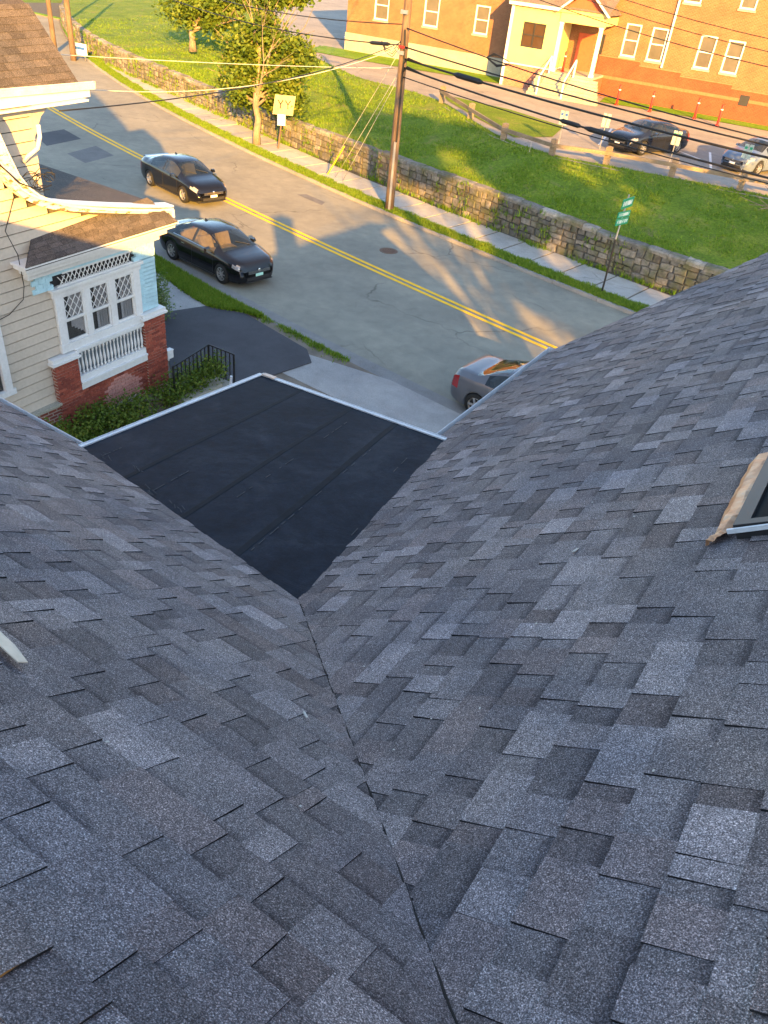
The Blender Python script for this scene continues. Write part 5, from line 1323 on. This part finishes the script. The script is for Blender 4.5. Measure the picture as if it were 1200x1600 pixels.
# loops where the risers turn into the span
for k, (zz, pi) in enumerate(((5.92, 5), (5.62, 6))):
    b = MB(); e = at(rp_[pi], .03); b.tube([(PX + .14, PY - .14, zz - .5), (PX + .16, PY - .15, zz - .15), (PX + .35, PY - .17, zz + .06), e], .034, 6); b.build('cable_loop', [M['wire']], mp)
for k in range(3):
    b = MB(); b.tube([(PX - .1, PY - .12, 6.5 - .1 * k), (PX - .45, PY - .1, 6.1 - .1 * k), (PX - .9, PY + .05, 6.15 - .06 * k), (PX - 1.2, PY + .2, 6.35)], .014, 5); b.build('cable_loop', [M['wire']], mp)
WL = [('upper black cable running left from the utility pole over the lot', 7.05, 8.2, 1.3, .022), ('lower black cable running left from the utility pole', 6.35, 7.3, 1.2, .024)]
for lab, z0, z1, sg, rr in WL:
    o, pts = wire(lab, (PX - .1, PY, z0), (-55.29, 42.5, z1), sg, rr, group=GC)
    if z0 < 7: splice('black splice on the lower cable just left of the utility pole', pts, .02, .055, .07)
for k, z in enumerate((10.5, 10.1)):
    wire(('higher' if k == 0 else 'lower') + ' of two power lines crossing the top edge left of the pole', (PX - .1, PY, z), (-40, 62, 12 + k), .6, .014, group=GC)
wire('dark service cable from the cream house eave to the utility pole', (-13.45, 9.9, 6.55), (PX - .12, PY - .05, 6.45), .35, .013, group='service cables')
wire('pale cable sagging across the street tree towards the pole', (-24.0, 15.2, 5.2), (PX - .1, PY, 6.3), .9, .014, 'rope', 'service cables')
o, wpts = wire('pale straight cable crossing in front of the street tree', (-22.0, 13.0, 6.3), (PX - .15, PY, 5.55), .10, .012, 'rope', 'service cables')
b = MB(); a, c = at(wpts, .94), at(wpts, .985); b.tube([a, c], .035, 6); tag(b.build('cable_tensioner', [M['galv']]), 'small pale tensioner clamp on the straight cable left of the pole', 'clamp')
# guy wires with a yellow guard
for k, (gx, gy) in enumerate(((-23.9, 32.3), (-23.2, 32.1), (-22.6, 31.9))):
    wire(['left guy wire from the utility pole to the verge', 'middle guy wire behind the yellow guard', 'right guy wire from the utility pole to the verge'][k], (gx, gy, .1), (PX - .1, PY + .05, (6.3, 5.5, 5.3)[k]), 0, .010, 'rope', 'guy wires', 4)
a = Vector((-23.85, 32.28, .1)); c = Vector((PX - .1, PY + .05, 6.3)); b = MB(); p2 = a.lerp(c, .26); b.tube([a + Vector((.06, 0, 0)), p2 + Vector((.06, 0, 0))], .035, 8)
tag(b.build('guy_guard', [M['yellow_guard']]), 'yellow plastic sleeve around the foot of the guy wire', 'guard')
# board on a post by the tree
t = thing('notice_board', 'yellowish board and white panel on a thin post right of the tree trunk', 'sign', (-28.57, 34.22, .1))
b = MB(); b.tube([(-28.57, 34.22, 0), (-28.30, 34.42, 2.7)], .05, 8); b.build('post', [M['pole_wood']], t)
ax = Vector((.77, .64, 0)); fr = Vector((.64, -.77, 0))
b = MB(); b.obox(Vector((-28.33, 34.38, 2.25)) + fr * .09, ax * .52, fr * .02, Vector((.05, .04, .46))); bd = b.build('board', [M['ply']], t)
for q in (-.18, .2):
    c = Vector((-28.33, 34.38, 2.28)) + fr * .115 + ax * q; b = MB(); b.beam(c - Vector((0, 0, .2)), c, .05, .02, up=fr); b.beam(c, c + ax * .13 + Vector((0, 0, .2)), .05, .02, up=fr); b.beam(c, c - ax * .13 + Vector((0, 0, .2)), .05, .02, up=fr); b.build('shadow_mark', [M['interior']], bd)  # dark Y shapes: cast shadows modelled as flat marks on the board
b = MB(); b.obox(Vector((-28.42, 34.3, 1.55)) + fr * .09, ax * .2, fr * .03, Vector((0, 0, .26))); b.build('white_panel', [M['white_sign']], t)
b = MB(); b.obox((-55.0, 43.0, .75), (.62, .1, 0), (.003, -.02, 0), (0, 0, .38)); b2 = b
t = thing('lawn_sign', 'small white yard sign at the foot of the left pole', 'sign', (-55.0, 43.0, .1)); b2.build('panel', [M['white_sign']], t)
for q in (-.4, .4):
    b = MB(); b.beam((-55.0 + q, 43.0 + q * .16, .05), (-55.0 + q, 43.0 + q * .16, .5), .03, .03); b.build('leg', [M['galv']], t)
b = MB(); b.obox((-55.0, 42.97, .82), (.45, .07, 0), (.001, -.006, 0), (0, 0, .10)); b.build('print', [M['blue_sign']], t)
# street name sign
t = thing('street_sign', 'green street name blades on a dark leaning post on the far verge', 'sign', (-7.71, 27.64, .1))
b = MB(); b.tube([(-7.71, 27.64, 0), (-7.74, 27.63, 2.05)], .035, 8); b.build('lower_post', [M['black_iron']], t)
b = MB(); b.tube([(-7.74, 27.63, 2.0), (-7.70, 27.64, 3.55)], .028, 8); b.build('upper_post', [M['galv']], t)
def blade(c, yaw, tilt, hw, hh):
    ax = Vector((math.cos(yaw), math.sin(yaw), tilt)).normalized(); fr = Vector((math.sin(yaw), -math.cos(yaw), 0)); up = fr.cross(ax) * -1
    if up.z < 0: up = -up
    c = Vector(c) + fr * .05; b = MB(); b.obox(c, ax * hw, fr * .008, up * hh); o = b.build('name_blade', [M['green_sign']], t)
    rr = random.Random(int(hw * 1000) + int(c[2] * 10)); b = MB(); q = -hw * .8
    while q < hw * .75:
        w_ = rr.uniform(.03, .05); cc = Vector(c) + ax * (q + w_ / 2) - fr * 0 + fr * .010
        k = rr.choice((0, 1, 2))
        b.obox(cc - ax * w_ * .4, ax * .007, fr * .002, up * hh * .5)
        if k != 1: b.obox(cc + up * hh * .45, ax * w_ * .4, fr * .002, up * .007)
        if k != 2: b.obox(cc, ax * w_ * .35, fr * .002, up * .007)
        if k == 0: b.obox(cc + ax * w_ * .4, ax * .007, fr * .002, up * hh * .5)
        q += w_ + .025
    b.build('lettering', [M['white_sign']], o)
blade((-7.71, 27.60, 3.30), math.radians(84), 0, .44, .16)
blade((-7.73, 27.60, 2.92), math.radians(76), 0, .38, .10); blade((-7.73, 27.60, 2.68), math.radians(76), 0, .38, .11)


# ================================================================== CARS
def car_body_curves(spec):
    L = spec.get('L', 4.62) / 2
    top = [(-L, .62), (-L + .04, .86), (-L + .14, 1.03), (-L + .45, 1.08), (-1.50, 1.10), (-1.10, 1.27), (-.72, 1.405), (-.30, 1.455), (.10, 1.46), (.45, 1.415), (.80, 1.27), (1.28, 1.02), (1.50, .965), (1.85, .90), (2.10, .815), (L - .07, .70), (L, .55)]
    belt = [(-L, .58), (-L + .10, .86), (-1.6, .955), (-.8, .95), (.2, .92), (1.1, .90), (1.6, .85), (2.05, .72), (L - .04, .60), (L, .50)]
    wid = [(-L, .66), (-L + .06, .76), (-L + .3, .845), (-1.4, .89), (0, .905), (1.3, .895), (1.75, .865), (2.0, .81), (L - .10, .70), (L, .56)]
    return L, top, belt, wid
def green(x):         # how much the cross-section is a cabin
    return curve([(-1.62, 0), (-1.35, .18), (-.95, .75), (-.6, 1), (.35, 1), (.75, .72), (1.15, .25), (1.32, 0)], x) if -1.62 < x < 1.32 else 0.0
WX = 1.335; WR_ = .345; WZ = .325
def make_car(label, loc, yaw, paint, spec=None, group='parked and passing cars'):
    spec = spec or {}; L, top, belt, wid = car_body_curves(spec)
    t = thing('car', label, 'car', loc, group, rot=yaw)
    keyx = [-L, -L + .03, -L + .08, -L + .16, -L + .3, -L + .45, -1.62, -1.52, -1.35, -1.18, -1.02, -.9, -.72, -.55, -.35, -.2, -.12, .05, .25, .42, .55, .70, .85, .95, 1.05, 1.15, 1.28, 1.4, 1.52, 1.64, 1.74, 1.85, 1.97, 2.08, L - .13, L - .06, L - .02, L]
    for c in (-WX, WX):
        keyx += [c + q * WR_ for q in (-1.08, -1, -.94, -.8, -.6, -.35, 0, .35, .6, .8, .94, 1, 1.08)]
    keyx = sorted(set(round(q, 3) for q in keyx)); xs = []
    for q in keyx:
        if not xs or q - xs[-1] > .012: xs.append(q)
    rings = []
    for x in xs:
        w = curve(wid, x); zt = curve(top, x); zb = min(curve(belt, x), zt - .015); g = green(x)
        zlo = .19 + (.10 * max(0, (abs(x) - 1.9) / .4) if abs(x) > 1.9 else 0)
        for c in (-WX, WX):
            if abs(x - c) < WR_: zlo = max(zlo, WZ + math.sqrt(WR_**2 - (x - c) ** 2))
        wr = lerp(w * .80, .545, g); z6 = lerp(max(zb + .004, zt - .028), zt - .055, g)
        s4 = (w * .955, zb)
        pts = [(w * .93, zlo), (w * .985, max(zlo + .02, .36)), (w, max(zlo + .05, .58)), (w * .992, max(zlo + .07, zb - .09)), s4]
        for tq in (.07, .5, .90): pts.append((lerp(s4[0], wr, tq) + .02 * math.sin(tq * math.pi) * g, lerp(s4[1], z6, tq)))
        pts += [(wr, z6), (wr * .80, lerp(z6, zt, .62)), (wr * .4, lerp(z6, zt, .93)), (0, zt)]
        rings.append(pts)
    nr = len(rings[0])
    def P(i, j, side): y, z = rings[i][j]; return (xs[i], y * side, z)
    def region(i, j):      # which part a grid cell belongs to
        xc = (xs[i] + xs[i + 1]) / 2
        if 5 <= j < 7:
            if -1.18 < xc < -.20: return 'rear_side_window'
            if -.12 < xc < .95: return 'front_side_window'
            if -.20 <= xc <= -.12: return 'pillar'
        if j >= 8:
            if .50 < xc < 1.28: return 'windshield'
            if -1.5 < xc < -.74: return 'rear_window'
        if 1.86 < xc < L - .10 and j in (3, 4): return 'headlight'
        if 1.98 < xc < L - .14 and j in (5,): return 'headlight'
        if xc < -L + .24 and xc > -L + .03 and j in (2, 3): return 'tail_light'
        return 'body'
    groups = {}
    for side in (1, -1):
        for i in range(len(xs) - 1):
            for j in range(nr - 1):
                reg = region(i, j); key = reg if reg in ('body', 'windshield', 'rear_window', 'pillar') else (reg, side)
                b = groups.setdefault(key, MB())
                f = [P(i, j, side), P(i + 1, j, side), P(i + 1, j + 1, side), P(i, j + 1, side)]
                b.add(f if side < 0 else f[::-1], [(0, 1, 2, 3)])
    bd = groups['body']
    for i, o in ((0, 1), (len(xs) - 1, -1)):
        loop = [P(i, j, 1) for j in range(nr)] + [P(i, j, -1) for j in range(nr - 2, -1, -1)]
        bd.add(loop[::o] if o > 0 else loop, [tuple(range(len(loop)))])
    def weld(b, name, mats, parent, smooth=True):
        me = b.mesh(name, mats, smooth); bm = bmesh.new(); bm.from_mesh(me); bmesh.ops.remove_doubles(bm, verts=bm.verts, dist=.0015); bmesh.ops.recalc_face_normals(bm, faces=bm.faces)
        bm.to_mesh(me); bm.free(); return link(name, me, parent, True)
    body = weld(bd, 'body', [paint], t)
    for key, b in groups.items():
        if key == 'body': continue
        nm = key if isinstance(key, str) else key[0]
        if nm == 'front_side_window' or nm == 'rear_side_window': nm = 'side_window'
        mt = {'windshield': 'car_glass', 'rear_window': 'car_glass', 'side_window': 'car_glass', 'pillar': 'black_iron', 'headlight': 'lamp', 'tail_light': 'tail'}[nm]
        weld(b, nm, [M[mt]], t)
    def part(name, fn, mat, parent=None, smooth=False):
        b = MB(); fn(b); return link(name, b.mesh(name, [M[mat] if isinstance(mat, str) else mat], smooth), parent or t, True)
    part('underbody', lambda b: (b.box(-L + .12, L - .15, -.66, .66, .17, .60), ), 'interior')
    part('dashboard', lambda b: b.box(.85, 1.25, -.66, .66, .60, .92), 'interior')
    st = spec.get('seat', 'seat_grey')
    for sx, sy in ((.05, .36), (.05, -.36)):
        def seat(b, sx=sx, sy=sy):
            b.box(sx - .10, sx + .42, sy - .24, sy + .24, .60, .72)
            b.prism([(sx - .12, sy - .24, .70), (sx - .12, sy + .24, .70), (sx + .02, sy + .24, .70), (sx + .02, sy - .24, .70)], (-.16, 0, .40)); b.box(sx - .30, sx - .20, sy - .12, sy + .12, 1.10, 1.26)
        part('seat', seat, st)
    def rear(b): b.box(-1.0, -.55, -.60, .60, .58, .70); b.prism([(-1.02, -.60, .66), (-1.02, .60, .66), (-.9, .60, .66), (-.9, -.60, .66)], (-.18, 0, .36))
    part('rear_seat', rear, st)
    # wheels
    def tyre_mesh():
        b = MB(); prof = [(.215, -.10), (.30, -.105), (.325, -.075), (.33, 0), (.325, .075), (.30, .105), (.215, .10)]; n = 24; vs = []
        for rr_, yy in prof:
            for k in range(n): a = 2 * math.pi * k / n; vs.append((rr_ * math.cos(a), yy, rr_ * math.sin(a)))
        fs = [(i * n + k, i * n + (k + 1) % n, (i + 1) * n + (k + 1) % n, (i + 1) * n + k) for i in range(len(prof) - 1) for k in range(n)]
        b.add(vs, fs); return b.mesh('tyre', [M['tyre']], True)
    def rim_mesh(ns):
        b = MB(); n = 24
        for rr0, rr1, y0, y1 in ((.225, .205, .085, .095), (.205, .19, .095, .04)):
            vs = [(rr0 * math.cos(2 * math.pi * k / n), y0, rr0 * math.sin(2 * math.pi * k / n)) for k in range(n)] + [(rr1 * math.cos(2 * math.pi * k / n), y1, rr1 * math.sin(2 * math.pi * k / n)) for k in range(n)]
            b.add(vs, [(k, (k + 1) % n, n + (k + 1) % n, n + k) for k in range(n)])
        for k in range(ns):
            a = 2 * math.pi * k / ns; d = Vector((math.cos(a), 0, math.sin(a))); b.beam(d * .02 + Vector((0, .075, 0)), d * .205 + Vector((0, .082, 0)), .016, .06 if ns < 7 else .035, up=d.cross(Vector((0, 1, 0))))
        b.beam((0, .03, 0), (0, .095, 0), .10, .10)
        return b.mesh('rim', [M['alloy']], False)
    tm, rm = tyre_mesh(), rim_mesh(spec.get('spokes', 5))
    hb_ = MB(); n = 20; hb_.add([(.2 * math.cos(2 * math.pi * k / n), .03, .2 * math.sin(2 * math.pi * k / n)) for k in range(n)], [tuple(range(n))]); hm = hb_.mesh('brake', [M['interior']])
    for x in (-WX, WX):
        for s_ in (1, -1):
            o = link('wheel', tm, t, True); o.location = (x, s_ * .79, WZ + .005)
            if s_ < 0: o.rotation_euler = (0, 0, math.pi)
            link('rim', rm, o, True); link('brake_disc', hm, o, True)
    # trim
    for s_ in (1, -1):
        def mirror(b, s_=s_):
            c = Vector((.80, s_ * .98, .98)); b.add([c + Vector(q) for q in ((-.06, -.09 * s_, -.06), (.07, -.06 * s_, -.05), (.05, .08 * s_, -.04), (-.06, .09 * s_, -.05), (-.06, -.09 * s_, .07), (.05, -.06 * s_, .05), (.03, .06 * s_, .04), (-.06, .09 * s_, .06))], [(0, 3, 2, 1), (4, 5, 6, 7), (0, 1, 5, 4), (1, 2, 6, 5), (2, 3, 7, 6), (3, 0, 4, 7)])
            b.beam((.80, s_ * .86, .94), (.80, s_ * .95, .96), .05, .03)
        part('mirror', mirror, paint, smooth=False)
        for hx in (-.62, .42): part('door_handle', lambda b: b.box(hx - .09, hx + .09, s_ * .895 - .012, s_ * .895 + .012, .79, .82), 'chrome' if spec.get('chrome') else paint)
        part('side_skirt', lambda b: b.box(-.92, .92, s_ * .84 - .03, s_ * .84 + .03, .165, .215), 'dark_metal')
        if spec.get('chrome'):
            def trim(b, s_=s_):
                xa = [-1.18 + k * .213 for k in range(11)]
                pts = []
                for x in xa:
                    w = curve(wid, x); zt = curve(top, x); zb = min(curve(belt, x), zt - .015); g = green(x); wr = lerp(w * .8, .545, g); z6 = lerp(max(zb + .004, zt - .028), zt - .055, g)
                    pts.append((x, s_ * (lerp(w * .955, wr, .05) + .006), lerp(zb, z6, .05)))
                b.tube(pts, .009, 5)
            part('window_trim', trim, 'chrome')
        def seam(b, s_=s_):
            for x in (-.16, .95):
                for za, zb in ((.30, .58), (.58, .84)): b.beam((x, s_ * curve(wid, x) * (.995 if za < .5 else 1.0), za), (x + .01, s_ * curve(wid, x) * .998, zb), .008, .008)
        tag(part('door_seam', seam, 'dark_metal'), kind='stuff')
        part('fog_lamp', lambda b: b.lathe([(.055, 0), (.05, .02), (.001, .03)], 10, (0, 0, 0)), 'lamp').matrix_local = Matrix.Translation((L - .10, s_ * .55, .36)) @ Matrix.Rotation(math.pi / 2, 4, 'Y')
        if spec.get('amber'): part('turn_signal', lambda b: b.box(L - .34, L - .26, s_ * .755 - .05, s_ * .755 + .05, .66, .73), 'amber')
    part('grille', lambda b: (b.box(L - .03, L + .012, -.46, .46, .50, .585)), 'dark_metal')
    def gbars(b):
        for z in (.505, .545, .58): b.box(L + .010, L + .018, -.45, .45, z - .006, z + .006)
    tag(part('grille_bar', gbars, 'chrome'), kind='stuff')
    part('lower_intake', lambda b: (b.box(L - .05, L + .006, -.50, .50, .27, .38)), 'interior')
    part('bumper_lip', lambda b: b.box(L - .10, L + .012, -.56, .56, .215, .245), 'dark_metal')
    part('license_plate', lambda b: b.box(L + .012, L + .022, -.155, .155, .39, .48), spec.get('plate', 'white_sign'))
    part('rear_plate', lambda b: b.box(-L - .012, -L - .004, -.155, .155, .62, .72), 'white_sign')
    part('badge', lambda b: b.lathe([(.055, 0), (.055, .012), (.04, .018), (.0005, .018)], 16), 'chrome').matrix_local = Matrix.Translation((L + .012, 0, .555 + .03)) @ Matrix.Rotation(math.pi / 2, 4, 'Y')
    if spec.get('spoiler'):
        part('spoiler', lambda b: b.prism([(-L + .10, -.58, 1.02), (-L + .10, .58, 1.02), (-L + .10, .58, 1.062), (-L + .10, -.58, 1.062)], (.20, 0, -.012)), paint)
    part('antenna_fin', lambda b: b.prism([(-.55, -.02, 1.42), (-.38, -.02, 1.445), (-.52, -.02, 1.50)], (0, .04, 0)), paint)
    part('wiper', lambda b: (b.beam((1.22, .45, 1.055), (1.02, .0, 1.165), .015, .012), b.beam((1.22, -.1, 1.065), (1.02, -.5, 1.145), .015, .012)), 'dark_metal')
    return t
P_black = m_paint('black_car_paint', (.006, .006, .008)); P_black2 = m_paint('black_car_paint_parked', (.005, .0055, .008)); P_grey = m_paint('grey_car_paint', (.11, .115, .13), .3)
P_navy = m_paint('dark_car_paint', (.010, .012, .020)); P_silver = m_paint('silver_blue_car_paint', (.10, .13, .19), .28)
make_car('black sedan with rear spoiler driving along the yellow line', (-25.85, 24.75, 0), math.radians(-13), P_black, {'spokes': 5, 'spoiler': True})
make_car('black sedan with chrome trim parked at the near curb by the grass', (-18.72, 19.25, 0), math.radians(-8), P_black2, {'L': 4.45, 'spokes': 8, 'seat': 'seat_tan', 'chrome': True, 'amber': True, 'plate': plain('pale_green_plate', (.35, .62, .55), .5)})
make_car('grey coupe partly hidden behind the right-hand shingle roof edge', (-5.55, 17.05, 0), math.radians(-5), P_grey, {'spokes': 5, 'L': 4.5})
make_car('dark sedan facing the fence in the parking lot', (-11.85, 43.2, LOTZ), math.radians(-112), P_navy, {'spokes': 8, 'chrome': True})
make_car('silver-blue sedan at the right edge of the parking lot', (-6.55, 44.6, LOTZ), math.radians(-112), P_silver, {'spokes': 8, 'chrome': True})
